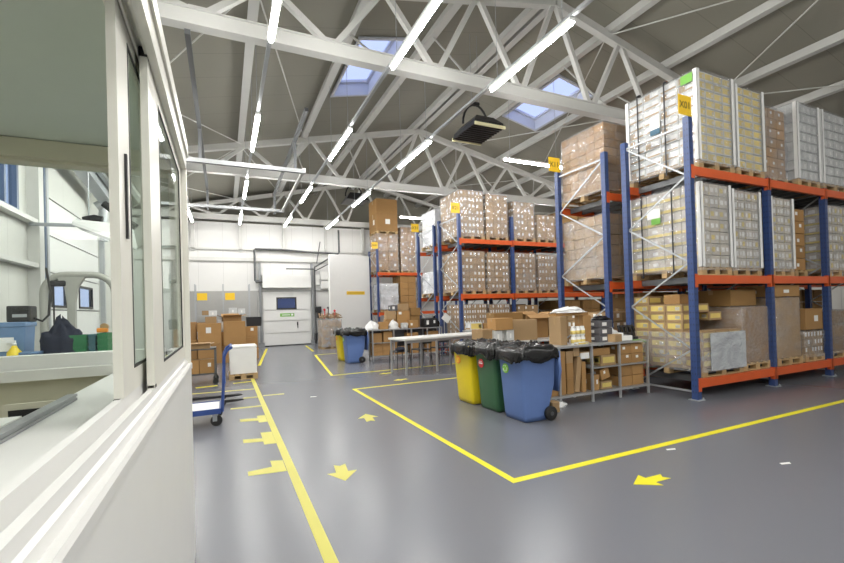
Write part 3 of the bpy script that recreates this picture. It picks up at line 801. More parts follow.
load('pale wrapped pallet beyond the third upright on the near rack top beam', 11.26, 12.3, 4.48, 5.7, 3.835, 1.66, (4, 3, 8), 'white', 'film_milky', (), True)
# near rack, middle beams
load('wrapped grey and cream pallet with black straps, middle beam end of the near rack', 7.20, 8.03, 4.47, 5.84, 2.045, 1.56, (3, 4, 7), 'band', 'film_milky', (5.55, 4.95), True,
     [(5.17, 5.43, 3.14, 3.31, 'label_white'), (5.17, 5.35, 3.03, 3.14, 'label_green')])
load('wrapped pallet of grey tagged cartons between the strapped pallet and the second upright', 8.12, 8.99, 4.50, 5.7, 2.045, 1.53, (4, 3, 8), 'mixed', 'film_milky', (), True)
load('narrow wrapped pallet of grey tagged cartons just past the second upright, middle beam', 9.31, 10.1, 4.50, 5.7, 2.045, 1.5, (3, 3, 8), 'mixed', 'film_milky', (), True)
load('dark brown carton pallet with white labels set deep in the shade on the middle beam', 10.25, 11.1, 4.72, 5.8, 2.045, 1.42, (2, 2, 5), 'brown', None, ())
load('wrapped pallet of white tagged cartons beyond the third upright on the middle beam', 11.4, 12.4, 4.5, 5.7, 2.045, 1.5, (4, 3, 7), 'mixed', 'film_milky')
# near rack, bottom beams
r = thing('pallet_load', 'stepped pallet of yellow labelled cartons with its front half wrapped in grey film', 'pallet load', (7.72, 5.14, .345), 0, LOADG)
link('pallet', pallet_mesh(1.12, 1.3), r, (0, 0, 0))
rg = random.Random(4)
for i in range(3):
    for j in range(4):
        tz = (.78, 1.22, 1.22, 1.42)[j] if i < 2 else (.78, 1.1, 1.22, 1.22)[j]
        nk = round((tz - .143) / .155)
        for k in range(nk):
            if i and j and k < nk - 1: continue
            carton(r, -.55 + .183 + i * .367, -.64 + .16 + j * .32, .1435 + k * .155, .36, .314, .152, 'yellowside', rg.randrange(6))
wrap_mesh(1.13, 1.31, .08, .74, .03, 3., False, 6).build('stretch_wrap', 'film_white', r, (0, 0, 0))
b = MB()
b.box(-.40, .58, -.69, -.676, .10, .73, c=.004); b.box(.568, .58, -.676, -.2, .10, .73, c=.003)
b.build('film_skirt', 'film_grey', r)
def box_on(label, x, y, z, w, d, h, style='brown', rz=0., variant=0, group=None, name='carton', cat='cardboard box', opened=False, closed_name=None):
    o = link(name, carton_mesh(w, d, h, style, variant), None, (x, y, z), rz); tag(o, label, cat, group); return o
NB = 'loose boxes on the near rack'
box_on('small brown box lying on top of the yellow labelled carton stack', 7.4, 5.08, .345 + .1435 + .155 * 7 + .002, .3, .28, .17, 'plain', .1, group=NB)
def bigbox(label, x0, x1, y0, y1, z0, h, style, wrap, inset=.0, name='pallet_box', cat='pallet load'):
    r = thing(name, label, cat, ((x0 + x1) / 2, (y0 + y1) / 2, z0), 0, LOADG)
    w, d = x1 - x0, y1 - y0
    link('pallet', pallet_mesh(w - .02, d - .02), r, (0, 0, 0))
    carton(r, 0, 0, .1435, w - .06, d - .06, h - .146, style, 2, name='pallet_sized_carton')
    if wrap: wrap_mesh(w - .05, d - .05, .12, h, .016, x0 * 3).build('stretch_wrap', wrap, r)
    return r
bigbox('big tan pallet carton in grey film beside the stepped yellow stack on the bottom beam', 8.32, 9.2, 4.5, 5.75, .345, 1.14, 'plain', 'film_milky')
bigbox('tall taupe wrapped pallet carton just past the second upright on the bottom beam', 9.4, 10.3, 4.5, 5.6, .345, 1.29, 'pale', 'film_clear')
box_on('flat brown box with a white label on top of the tall taupe carton', 9.86, 4.86, .345 + 1.31, .86, .66, .22, 'brown', 0, 1, group=NB)
box_on('dark brown long box on top of the big tan pallet carton', 8.74, 5.05, .345 + 1.16, .8, .7, .3, 'dark', 0, 1, group=NB)
load('low wrapped pallet of white labelled cartons on the bottom beam before the third upright', 10.38, 11.13, 4.5, 5.6, .345, .60, (3, 3, 3), 'tagged', 'film_milky', amp=.03)
box_on('brown box draped with film on top of the low white labelled pallet', 10.8, 4.88, .345 + .63, .66, .7, .42, 'brown', 0, 3, group=NB)
load('wrapped brown carton pallet beyond the third upright on the bottom beam', 11.36, 12.5, 4.5, 5.6, .345, .98, (2, 2, 3), 'dark', 'film_milky')
# rack behind the near rack
load('glossy wrapped brown pallet, top beam end of the rack behind the near rack', 7.05, 8.2, 6.26, 7.5, 3.835, 1.50, (3, 5, 8), 'plain', 'film_milky', amp=.025)
load('wrapped pale brown pallet, middle beam end of the rack behind the near rack', 7.05, 8.2, 6.26, 7.5, 2.045, 1.42, (3, 4, 6), 'pale', 'film_milky', amp=.025)
load('brown carton pallet low at the end of the rack behind the near rack', 7.05, 8.2, 6.26, 7.5, .345, 1.1, (3, 4, 5), 'tagged', None)
load('second brown wrapped pallet on the top beam of the rack behind the near rack', 8.28, 9.12, 6.26, 7.5, 3.835, 1.40, (3, 4, 7), 'brown', 'film_clear')
for k, (x0, x1) in enumerate(((8.3, 9.1), (9.3, 10.2), (10.3, 11.15), (11.35, 12.3), (12.4, 13.3), (13.5, 14.45), (14.55, 15.5))):  # barely seen filler pallets, dark, added to block light through the rack
    nm = ['second', 'third', 'fourth', 'fifth', 'sixth', 'seventh', 'last'][k]
    for z0, h, lv in ((.345, 1.5, 'bottom'), (2.045, 1.45, 'middle'), (3.835, 1.35, 'top')):
        if k == 0 and lv == 'top': continue
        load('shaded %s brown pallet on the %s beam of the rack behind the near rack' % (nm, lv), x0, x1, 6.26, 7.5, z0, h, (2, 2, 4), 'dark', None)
# middle rack
def mid(label, x0, x1, z0, h, n, style='tagged', wrap='film_clear', **k): return load(label, x0, x1, 12.0, 13.4, z0, h, n, style, wrap, **k)
mid('big wrapped pallet dotted with white labels at the top end of the middle rack', 6.98, 7.93, 3.855, 1.62, (3, 5, 7), wrap='film_milky', amp=.02)
mid('unwrapped looking brown pallet second from the end on the top beam of the middle rack', 7.99, 8.9, 3.855, 1.56, (3, 4, 6), wrap='film_clear')
mid('shiny film brown pallet past the second upright on the middle rack top beam', 9.12, 10.05, 3.855, 1.40, (3, 4, 6), wrap='film_milky', amp=.02)
mid('dark brown pallet deepest in view on the top beam of the middle rack', 10.14, 11.0, 3.855, 1.0, (2, 4, 4), wrap='film_clear')
mid('brown tagged pallet at the end of the middle beam of the middle rack', 6.98, 7.93, 2.055, 1.42, (3, 5, 6))
mid('brown tagged pallet second from the end on the middle beam of the middle rack', 7.99, 8.9, 2.055, 1.40, (3, 4, 6))
mid('glossy tagged pallet right of the second upright on the middle beam of the middle rack', 9.12, 10.05, 2.055, 1.40, (3, 4, 7), wrap='film_milky')
mid('wrapped tagged pallet deepest in view on the middle beam of the middle rack', 10.14, 11.0, 2.055, 1.38, (3, 4, 5), wrap='film_milky')
mid('brown tagged pallet low in the first bay of the middle rack', 7.12, 7.95, .205, 1.52, (4, 4, 8))
mid('brown tagged pallet beside the first one low in the middle rack', 8.02, 8.88, .205, 1.50, (4, 4, 8))
mid('shaded brown pallet low behind the second upright of the middle rack', 9.15, 10.1, .205, 1.45, (3, 4, 6), wrap=None)
for k, (x0, x1) in enumerate(((11.2, 12.1), (12.2, 13.1), (13.3, 14.2), (14.3, 15.2))):  # more dark fillers, added to close bright gaps deep in the rack
    nm = ['fifth', 'sixth', 'seventh', 'eighth'][k]
    for z0, h, lv in ((.205, 1.6, 'bottom'), (2.055, 1.4, 'middle'), (3.855, 1.2, 'top')):
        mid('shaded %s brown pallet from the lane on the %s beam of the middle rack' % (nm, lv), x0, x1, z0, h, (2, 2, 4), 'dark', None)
# back to back rack end
def sheets(label, x0, x1, y0, y1, z0, h, mname='sheet_white', nl=9):
    r = thing('sheet_stack', label, 'pallet load', ((x0 + x1) / 2, (y0 + y1) / 2, z0), 0, LOADG)
    w, d = x1 - x0, y1 - y0
    link('pallet', pallet_mesh(w, d), r, (0, 0, 0))
    rg = random.Random(label)
    for k in range(nl):
        b = MB(); t = (h - .143) / nl
        b.cbox(rg.uniform(-.015, .015), rg.uniform(-.02, .02), .1435 + t * (k + .5), w - .06, d - .06, t - .003, c=.012); b.build('folded_sheet', mname, r)
    wrap_mesh(w - .02, d - .02, .1, h + .01, .02, x0).build('stretch_wrap', 'film_milky', r)
sheets('white wrapped stack high on the rack end right behind the middle rack', 7.04, 8.0, 13.92, 15.1, 3.855, 1.42)
sheets('white wrapped stack on the middle beam of the rack end behind the middle rack', 7.04, 8.0, 13.92, 15.2, 2.055, .95)
for k, (x0, x1) in enumerate(((8.1, 9.0), (9.2, 10.1), (10.2, 11.1))):  # dark fillers added so the bright wall behind stays covered
    nm = ['second', 'third', 'fourth'][k]
    for z0, h, lv in ((.205, 1.5, 'bottom'), (2.055, 1.4, 'middle'), (3.855, 1.3, 'top')):
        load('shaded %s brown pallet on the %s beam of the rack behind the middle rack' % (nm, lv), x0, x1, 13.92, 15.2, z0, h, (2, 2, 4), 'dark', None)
# back rack
load('film wrapped brown pallet under the very tall stack on the back rack', 7.0, 8.15, 20.24, 21.5, 3.505, 1.95, (2, 2, 4), 'brown', 'film_milky', amp=.03)
r = thing('pallet_load', 'very tall plain brown carton stack topping the load on the back rack', 'pallet load', (7.58, 20.9, 5.465), 0, LOADG)
link('pallet', pallet_mesh(1.1, 1.2), r)
carton(r, 0, 0, .1435, 1.12, 1.2, .9, 'brown', 1); carton(r, 0, 0, 1.045, 1.12, 1.2, .72, 'plain', 1)
load('brown carton pallet beside the tall load on the top beam of the back rack', 8.25, 9.1, 20.24, 21.4, 3.505, 2.35, (2, 2, 6), 'brown', 'film_milky', amp=.02)
sheets('white wrapped stack on the lower beam of the back rack', 7.1, 8.1, 20.26, 21.4, 1.505, 1.45)
load('plain brown carton stack beside the white stack on the back rack', 8.16, 9.08, 20.26, 21.4, 1.505, 1.85, (2, 2, 5), 'plain', None)
# clear wrapped pallet by the back door
r = load('low clear wrapped pallet right of the back door with odd parts on top', 3.78, 4.7, 18.6, 19.5, .0, 1.26, (3, 3, 4), 'pale', 'film_white', amp=.03, group=None)
b = MB(); rg = random.Random(8)
for k in range(44):
    x, y = rg.uniform(-.42, .42), rg.uniform(-.4, .4); a = rg.uniform(0, 3.1)
    b.bar((x - .13 * math.cos(a), y - .13 * math.sin(a), 1.31 + rg.uniform(0, .14)), (x + .13 * math.cos(a), y + .13 * math.sin(a), 1.31 + rg.uniform(0, .24)), .05, .05)
tag(b.build('wood_offcuts', 'junk_brown', None, (4.24, 19.05, .01)), 'loose brown offcuts heaped on the clear wrapped pallet by the door', 'offcuts')['kind'] = 'stuff'
for i, (x, y, h, m) in enumerate(((3.95, 19.0, .42, 'sticker_red'), (4.4, 19.0, .36, 'sticker_red'), (4.15, 19.2, .5, 'steel_dark'))):
    b = MB(); b.tube([(0, 0, 0), (.02, 0, h)], .025); b.lathe([(0, h + .05), (.05, h + .02), (.05, h - .04), (0, h - .06)], n=10)
    tag(b.build('knob_rod', m, None, (x + .05, y - .1, 1.30)), ['red topped rod at the near corner of the pallet by the door', 'red topped rod on the right of the pallet by the door', 'dark taller rod between the red topped rods'][i], 'rod')
# ================================================================== WHEELIE BINS
def rrect(x0, x1, y0, y1, z, r=.04, k=4):
    pts = []
    for cx, cy, a0 in ((x1 - r, y0 + r, -90), (x1 - r, y1 - r, 0), (x0 + r, y1 - r, 90), (x0 + r, y0 + r, 180)):
        for i in range(k): 
            a = R(a0 + 90 * i / (k - 1)); pts.append((cx + r * math.cos(a), cy + r * math.sin(a), z))
    return pts
def bin_(label, x, y, m, sticker, sym, H=.98, seed=0, bag=None, lid=True, rz=0, W=.56, Dp=.53):
    """front looks towards -X"""
    r = thing('wheelie_bin', label, 'wheelie bin', (x, y, 0), rz, 'wheelie bins lined with black bags')
    b = MB()
    rings = []
    prof = [(0., .02), (.08, .005), (.5, -.025), (H - .09, -.055), (H - .085, -.075), (H - .03, -.08), (H, -.08)]
    for z, g in prof:
        rings.append(rrect(g, Dp - .10 - g * .7 + (.10 if z > .22 else 0.), -W / 2 + .03 + g * .4, W / 2 - .03 - g * .4, max(z, .012), .05))
    # inner skin
    for z, g in reversed(prof[3:]):
        rings.append(rrect(g + .02, Dp - .02 - g * .7, -W / 2 + .05 + g * .4, W / 2 - .05 - g * .4, z, .04))
    rings.append(rrect(.05, Dp - .1, -W / 2 + .09, W / 2 - .09, .35, .04))
    b.loft(rings, 0, True, cap0=True, cap1=True)
    b.build('bin_body', m, r)
    b = MB(); b.tube([(Dp - .1, -W / 2 + .02, .1), (Dp - .1, W / 2 - .02, .1)], .014); b.build('axle', 'steel_galv', r)
    for s in (-1, 1):
        b = MB()
        prof_w = [(.0, -.028), (.06, -.028), (.068, -.022), (.085, -.03), (.1, -.02), (.1, .02), (.085, .03), (.068, .022), (.06, .028), (0, .028)]
        n = 20; vs = []; fs = []
        for rr, yy in prof_w:
            for k in range(n):
                a = 2 * math.pi * k / n; vs.append((Dp - .1 + rr * math.cos(a), s * (W / 2 - .0) + yy, .1 + rr * math.sin(a)))
        for i in range(len(prof_w) - 1):
            for k in range(n): fs.append((i * n + k, i * n + (k + 1) % n, (i + 1) * n + (k + 1) % n, (i + 1) * n + k))
        b._add(vs, fs, 0, True); w = b.build('wheel', 'rubber_black', r)
        b = MB(); b.tube([(Dp - .1, s * W / 2 - .034, .1), (Dp - .1, s * W / 2 + .034, .1)], .03); b.build('wheel_hub', 'steel_dark', w)
    if lid:   # opened lid hanging down the back
        b = MB(); b.loft([rrect(Dp + .075, Dp + .115, -W / 2 + .01, W / 2 - .01, H - .02, .015), rrect(Dp + .10, Dp + .15, -W / 2 + .02, W / 2 - .02, H - .3, .015), rrect(Dp + .085, Dp + .125, -W / 2 + .05, W / 2 - .05, H - .60, .015)], 0, True, True, True)
        b.build('lid', m, r)
        b = MB(); b.tube([(Dp + .08, -W / 2 + .03, H - .02), (Dp + .08, W / 2 - .03, H - .02)], .018); b.build('grip_bar', m, r)
    # round sticker on the front
    b = MB(); n = 24; sy, sz = .10, H - .25
    gx = -.052
    b._add([(gx, sy + .07 * math.cos(-2 * math.pi * k / n), sz + .07 * math.sin(-2 * math.pi * k / n)) for k in range(n)] + [(gx + .012, sy + .07 * math.cos(-2 * math.pi * k / n), sz + .07 * math.sin(-2 * math.pi * k / n)) for k in range(n)],
           [tuple(range(n)), tuple(reversed(range(n, 2 * n)))] + [(k, n + k, n + (k + 1) % n, (k + 1) % n) for k in range(n)])
    s = b.build('sticker', sticker, r)
    b = MB(); ex = gx - .002
    if sym == 'arrows':
        for t in range(3):
            a0 = R(90 + 120 * t)
            p = [(.045 * math.cos(a0 + R(d)), .045 * math.sin(a0 + R(d))) for d in (-50, -25, 0, 25)]
            for i in range(3): b.bar((ex, sy + p[i][0], sz + p[i][1]), (ex, sy + p[i + 1][0], sz + p[i + 1][1]), .014, .004)
            b.bar((ex, sy + p[3][0] - .0, sz + p[3][1]), (ex, sy + .6 * p[3][0], sz + .6 * p[3][1]), .012, .004)
    elif sym == 'bars':
        b.box(ex - .002, ex + .002, sy - .05, sy + .05, sz - .008, sz + .012); b.box(ex - .002, ex + .002, sy - .03, sy + .045, sz + .025, sz + .034)
    else:
        b.box(ex - .002, ex + .002, sy - .045, sy + .045, sz + .012, sz + .03); b.box(ex - .002, ex + .002, sy - .012, sy + .03, sz - .045, sz + .01)
    b.build('sticker_mark', {'arrows': 'label_white', 'bars': 'label_white', 'other': 'sign_yellow'}[sym], s)
    if bag:
        bagm(bag, x, y, H, W, Dp, seed, rz)
    return r
def bagm(label, x, y, H, W, Dp, seed, rz=0, lift=.06, drop=.12):
    """black liner: bunched over the mouth and folded down outside the rim"""
    rings = []; N = 132
    X0, X1, Y0, Y1 = -.085, Dp + .075, -W / 2 - .005, W / 2 + .005
    cx, cy, hx, hy = (X0 + X1) / 2, (Y0 + Y1) / 2, (X1 - X0) / 2, (Y1 - Y0) / 2
    def sq(a, e=.35):
        c, s = math.cos(a), math.sin(a)
        return math.copysign(abs(c) ** e, c), math.copysign(abs(s) ** e, s)
    prof = [(.02, .0, .06), (.12, .01, .07), (.24, .02, .08), (.36, .03, .08), (.48, .04, .08), (.6, .05, .07), (.7, .055, .07), (.8, .06, .06), (.88, .06, .05), (.95, .055, .04), (1.0, .045, .03), (1.05, .015, .02), (1.07, -.02, .02), (1.08, -.05, .02), (1.085, -.08, .02), (1.08, -.105, .02), (1.07, -.125, .02), (1.045, -.12, .02), (1.03, -.07, .0)]
    def ridged(q): return 1 - 2 * abs(noise.noise(q))
    for i, (f, z, am) in enumerate(prof):
        ring = []
        for k in range(N):
            a = 2 * math.pi * k / N; ux, uy = sq(a)
            px, py = ux * hx * f, uy * hy * f
            q = Vector((px * 5 + seed * 3.1, py * 5, z * 7 + seed))
            n1 = .7 * noise.noise(q) + .55 * ridged(q * 1.7) + .3 * ridged(q * 3.7 + Vector((7, 3, 1))) - .25
            g = 1.
            if f >= 1.03:
                fold = .6 * noise.noise(Vector((k * .33 + seed * 5, z * 9, 0))) + .5 * ridged(Vector((k * .21 + seed, z * 5, 4)))
                g = max(.992, 1 + .075 * fold)
                hang = 1 + .75 * noise.noise(Vector((ux * 1.7 + seed * 2, uy * 1.7, 5))) + .25 * noise.noise(Vector((k * .3, seed, 2)))
                zz = z * max(.35, hang) if z < 0 else z + .02 * n1
            else: zz = max(z - .015 + 1.45 * am * n1, .010 if f > .9 else -.03)
            ring.append((cx + px * g, cy + py * g, H + zz))
        rings.append(ring)
    b = MB(); b.loft(rings, 0, True, cap0=False); b._add(rings[0], [tuple(reversed(range(N)))], 0, True)
    tag(b.build('bin_bag', 'bag_black', None, (x, y, 0), rz), label, 'bin bag', 'black bags over the wheelie bins')
BX = 3.71
bin_('blue wheelie bin with a green round sticker, nearest of the near trio', BX, 5.02, 'bin_blue', 'sticker_green', 'arrows', seed=1, bag='black bag bunched over the near blue bin')
bin_('dark green wheelie bin with a red round sticker between the blue and yellow bins', BX + .02, 5.70, 'bin_green', 'sticker_red', 'bars', seed=2, bag='black bag bunched over the dark green bin')
bin_('yellow wheelie bin with an orange sticker beside the dark green bin', BX - .02, 6.36, 'bin_yellow', 'sticker_orange', 'other', seed=3, bag='black bag bunched over the near yellow bin')
bin_('far blue wheelie bin standing beside the cluttered bench', 3.42, 13.15, 'bin_blue', 'sticker_green', 'arrows', seed=4, bag='black bag bunched over the far blue bin')
bin_('far yellow wheelie bin half hidden behind the far blue bin', 3.40, 14.0, 'bin_yellow', 'sticker_orange', 'other', seed=5, bag='black bag bunched over the far yellow bin')

# ================================================================== LOW SHELF BENCHES
def bench(label, x0, x1, y0, y1, top, posts, mid, group='low steel shelf benches'):
    r = thing('shelf_bench', label, 'shelf bench', (x0, y0, 0), 0, group)
    W, D = x1 - x0, y1 - y0
    b = MB(); b.box(0, W, 0, D, top - .035, top); b.build('bench_top', 'aluminium', r)
    b = MB(); b.box(0, W, 0, D, .13, .165); b.build('bottom_shelf', 'aluminium', r)
    for i, px in enumerate(posts):
        for yy in (.02, D - .02):
            b = MB(); b.box(px - .018, px + .018, yy - .018, yy + .018, .06, top - .035); b.tube([(px, yy, .0), (px, yy, .07)], .024); b.build('post', 'aluminium', r)
    for (a, c, z) in mid:
        b = MB(); b.box(posts[a] + .018, posts[c] - .018, .01, D - .01, z - .02, z); b.build('middle_shelf', 'aluminium', r)
    b = MB(); b.box(0, W, D - .008, D - .002, .165, top - .035); b.build('back_panel', 'steel_dark', r)
    return r
SX, SY, SD, ST = 4.56, 5.27, .46, .955
bench('low steel shelf bench full of cartons behind the near bins', SX, 6.88, SY, SY + SD, ST, [.02, .26, .96, 1.60, 2.30], [(0, 1, .52), (2, 3, .56), (3, 4, .56)])
G1 = 'boxes inside the near shelf bench'
def sb(label, x, z, w, h, style='plain', d=.36, rz=0, y=None, v=0, tilt=0):
    o = link('carton', carton_mesh(w, d, h, style, v), None, (x, SY + .06 + d / 2 if y is None else y, z), rz)
    if tilt: o.rotation_euler = (0, tilt, rz)
    tag(o, label, 'cardboard box', G1); return o
zb = .167
sb('tall brown upright carton at the inner end of the tall middle bay', 4.910, zb, .15, .70, 'plain')
sb('narrow brown carton standing lowest in the second column of the tall bay', 5.080, zb, .14, .25, 'plain')
sb('narrow brown carton standing in the middle of the second column of the tall bay', 5.080, zb + .252, .14, .25, 'plain', v=1)
sb('small brown carton topping the second column of the tall bay', 5.080, zb + .504, .14, .19, 'pale', v=1)
sb('leaning pale brown flat carton in the tall bay', 5.220, zb + .012, .10, .58, 'pale', tilt=R(8))
sb('brown slim carton upright behind the leaning carton', 5.380, zb, .09, .50, 'plain')
sb('small pale box lodged above the leaning carton', 5.230, zb + .60, .13, .15, 'pale', d=.3)
o = thing('open_tray', 'white open tray sticking out at the top of the tall bay', 'tray', (5.40, SY + .16, zb + .55), 0)
b = MB(); b.box(-.09, .09, -.12, .12, 0, .008); [b.box(*q) for q in ((-.09, .09, -.12, -.112, .008, .1), (-.09, .09, .112, .12, .008, .1), (-.09, -.082, -.112, .112, .008, .1), (.082, .09, -.112, .112, .008, .1))]; b.build('tray_shell', 'label_white', o)
b = MB(); b.box(-.11, .13, -.12, -.1, .1, .115); b.box(-.05, .14, -.1, .08, .1, .112); b.build('lid_flap', 'cardboard_pale', o)
sb('yellow labelled brown box on the upper shelf of the bay beside the tall bay', 5.950, .562, .34, .18, 'yellowside')
sb('brown box on top of the yellow labelled box in the upper shelf', 5.790, .745, .4, .12, 'plain')
sb('brown box with a white label resting on the lower shelf, first of the small bay', 5.640, zb, .15, .26, 'brown', v=2)
sb('tilted brown box with white label in the lower small bay', 5.880, zb + .175, .2, .18, 'brown', v=3, tilt=R(-14))
sb('small brown box topped by the tilted box in the lower small bay', 5.890, zb, .26, .13, 'yellowside', v=4)
for k in range(2):
    for i in range(2):
        sb('%s brown carton %s of the lower right hand bay, next to the rack' % (['inner', 'outer'][i], ['at the bottom', 'second up'][k]), 6.37 + i * .29, zb + k * .18, .28, .172, 'plain', v=i + k)
        sb('%s brown carton %s of the upper bay next to the rack' % (['inner', 'outer'][i], ['at the bottom', 'on top'][k]), 6.37 + i * .29, .562 + k * .17, .28, .165, 'brown', v=i + 2 * k)
sb('brown carton in the upper bay hidden behind the blue bin lid', 4.700, .522, .26, .2, 'plain')
sb('brown carton on the bottom shelf close to the blue bin wheel', 4.700, zb, .27, .22, 'plain')
sb('white labelled carton above the brown one close to the blue bin', 4.700, zb + .225, .25, .10, 'yellowside')
# on top of the near bench
G2 = 'goods on top of the near shelf bench'
def flapbox(label, x, y, z, w, d, h, m='cardboard', rz=0., group=None, flaps=(1, 1, 1, 1), fl=.14, ang=35):
    r = thing('open_carton', label, 'cardboard box', (x, y, z), rz, group)
    t = .006; b = MB()
    b.box(-w / 2, w / 2, -d / 2, d / 2, 0, t)
    for q in ((-w / 2, w / 2, -d / 2, -d / 2 + t, t, h), (-w / 2, w / 2, d / 2 - t, d / 2, t, h), (-w / 2, -w / 2 + t, -d / 2 + t, d / 2 - t, t, h), (w / 2 - t, w / 2, -d / 2 + t, d / 2 - t, t, h)): b.box(*q)
    b.build('box_walls', m, r)
    a = R(ang); c, s = math.cos(a) * fl, math.sin(a) * fl
    ed = [((-w / 2, -d / 2), (w / 2, -d / 2), (0, -1)), ((w / 2, -d / 2), (w / 2, d / 2), (1, 0)), ((w / 2, d / 2), (-w / 2, d / 2), (0, 1)), ((-w / 2, d / 2), (-w / 2, -d / 2), (-1, 0))]
    for f, (p, q, nrm) in zip(flaps, ed):
        if not f: continue
        k = MB(); dx, dy = nrm[0] * c, nrm[1] * c; zz = h + s * f
        k._add([(p[0], p[1], h), (q[0], q[1], h), (q[0] + dx, q[1] + dy, zz), (p[0] + dx, p[1] + dy, zz), (p[0], p[1], h + t), (q[0], q[1], h + t), (q[0] + dx, q[1] + dy, zz + t), (p[0] + dx, p[1] + dy, zz + t)],
               [(3, 2, 1, 0), (4, 5, 6, 7), (0, 1, 5, 4), (1, 2, 6, 5), (2, 3, 7, 6), (3, 0, 4, 7)])
        k.build('flap', m, r)
    return r
box_on('large pale brown carton standing behind the near bins on the table', 5.72, 7.36, .905, .56, .3, .43, 'pale', R(-22), 1, G2)
box_on('tall brown carton at the bin end of the near bench top', 5.06, 5.56, ST + .001, .14, .28, .47, 'pale', 0, 2, G2)
box_on('brown carton standing at the far side of the white jars on the bench', 5.66, 5.60, ST + .001, .18, .2, .47, 'plain', 0, 2, G2)
box_on('flat brown board spanning the two tall cartons on the bench', 5.37, 5.62, ST + .475, .74, .16, .05, 'plain', 0, 2, G2)
def blob(name, label, cat, x, y, z, w, d, h, m, seed, group=None, n=18):
    b = MB(); rings = []; n = max(n, 30)
    for i in range(11):
        t = i / 10; f = (1 - t ** 2.4) ** .7 if t < 1 else .04
        ring = []
        for k in range(n):
            a = 2 * math.pi * k / n
            q = Vector((math.cos(a) * 1.3 + seed * 3.7, math.sin(a) * 1.3, t * 2))
            g = 1 + .38 * noise.noise(q * 1.3) + .2 * (1 - 2 * abs(noise.noise(q * 3.1))) - .08
            ring.append((w / 2 * f * g * math.cos(a), d / 2 * f * g * math.sin(a), max(0, h * t * (1 + .45 * noise.noise(q * 1.5 + Vector((5, 5, 5))) + .12 * noise.noise(q * 4))) if t else 0.))
        rings.append(ring)
    b.loft(rings, 0, True, True, True)
    return tag(b.build(name, m, None, (x, y, z)), label, cat, group)
blob('plastic_bag', 'white plastic bag lying on the board over the tall cartons', 'plastic bag', 5.36, 5.60, ST + .526, .66, .24, .09, 'bag_white', 3)
for i in range(3):
    for k in range(2):
        r = thing('jar', 'white jar with yellow label, %s of the %s layer between the tall cartons' % (['first', 'second', 'third'][i], ['lower', 'upper'][k]), 'jar', (5.26 + i * .1, 5.42, ST + .001 + k * .15), 0, 'white jars on the near bench')
        b = MB(); b.lathe([(0, 0), (.042, 0), (.044, .01), (.044, .11), (.03, .125), (0, .125)], n=14); b.build('jar_body', 'white_plastic', r)
        b = MB(); b.lathe([(.0445, .02), (.0455, .02), (.0455, .08), (.0445, .08)], n=14); b.build('jar_label', 'label_yellow', r)
        b = MB(); b.lathe([(0, .125), (.034, .125), (.034, .148), (0, .148)], n=14); b.build('jar_lid', 'label_white', r)
box_on('flat yellow labelled box lying in front of the white jars', 5.34, 5.325, ST + .001, .24, .08, .04, 'yellow', 0, 1, G2)
for k in range(3):
    box_on('dark grey storage tray with white label, %s of the stack of three on the bench' % ['lowest', 'middle', 'topmost'][k], 5.98, 5.54, ST + .001 + k * .125, .3, .3, .12, 'tray', 0, k, 'dark trays on the near bench', name='storage_tray', cat='tray')
box_on('beige small box in front of the black pouch on the bench', 6.12, 5.345, ST + .001, .2, .16, .13, 'pale', R(8), 2, G2)
blob('plastic_bag', 'crumpled white bag behind the beige small box', 'plastic bag', 6.27, 5.58, ST, .3, .24, .26, 'bag_white', 7)
blob('pouch', 'black soft pouch on top of the grey trays', 'pouch', 6.04, 5.54, ST + .377, .34, .24, .07, 'bag_black', 8)
r = thing('foam_block', 'white moulded foam block between the white bag and the black devices', 'foam block', (6.38, 5.40, ST), R(-12))
b = MB(); b.cbox(0, 0, .05, .26, .2, .09, c=.01); b.cbox(-.08, 0, .12, .08, .18, .05, c=.01); b.build('foam_body', 'label_white', r)
b = MB(); b.cbox(.04, 0, .1, .12, .12, .012); b.build('foam_recess', 'steel_dark', r)
for i in range(4):
    r = thing('handset', 'black handset standing in a charger, %s of four beside the rack upright' % ['first', 'second', 'third', 'last'][i], 'handset', (6.50 + i * .105, 5.52, ST), 0, 'black handsets on the near bench')
    b = MB(); b.cbox(0, 0, .025, .085, .12, .05, c=.012); b.build('charger', 'black_plastic', r)
    b = MB(); b.bar((0, .0, .04), (0, .05, .26), .06, .04); b.build('handset_body', 'black_plastic', r)
    b = MB(); b.bar((0, -.012, .14), (0, .015, .23), .045, .026); b.build('screen', 'screen_black', r)
b = MB(); b.box(-.13, .13, -.04, .04, 0, .006); b.bar((.1, -.03, .0), (.2, -.05, -.04), .05, .006)
tag(b.build('cable_tag', 'label_green', None, (6.6, 5.33, ST + .001)), 'bright green tag lying before the black handsets', 'tag')
blob('plastic_scraps', 'white plastic scraps on the floor under the near shelf bench', 'plastic wrap', 4.75, 5.34, .0, .42, .22, .10, 'bag_white', 5)
box_on('small orange brown box on the floor behind the blue bin wheel', 4.50, 5.10, .0, .14, .14, .16, 'pale', 0, 1)
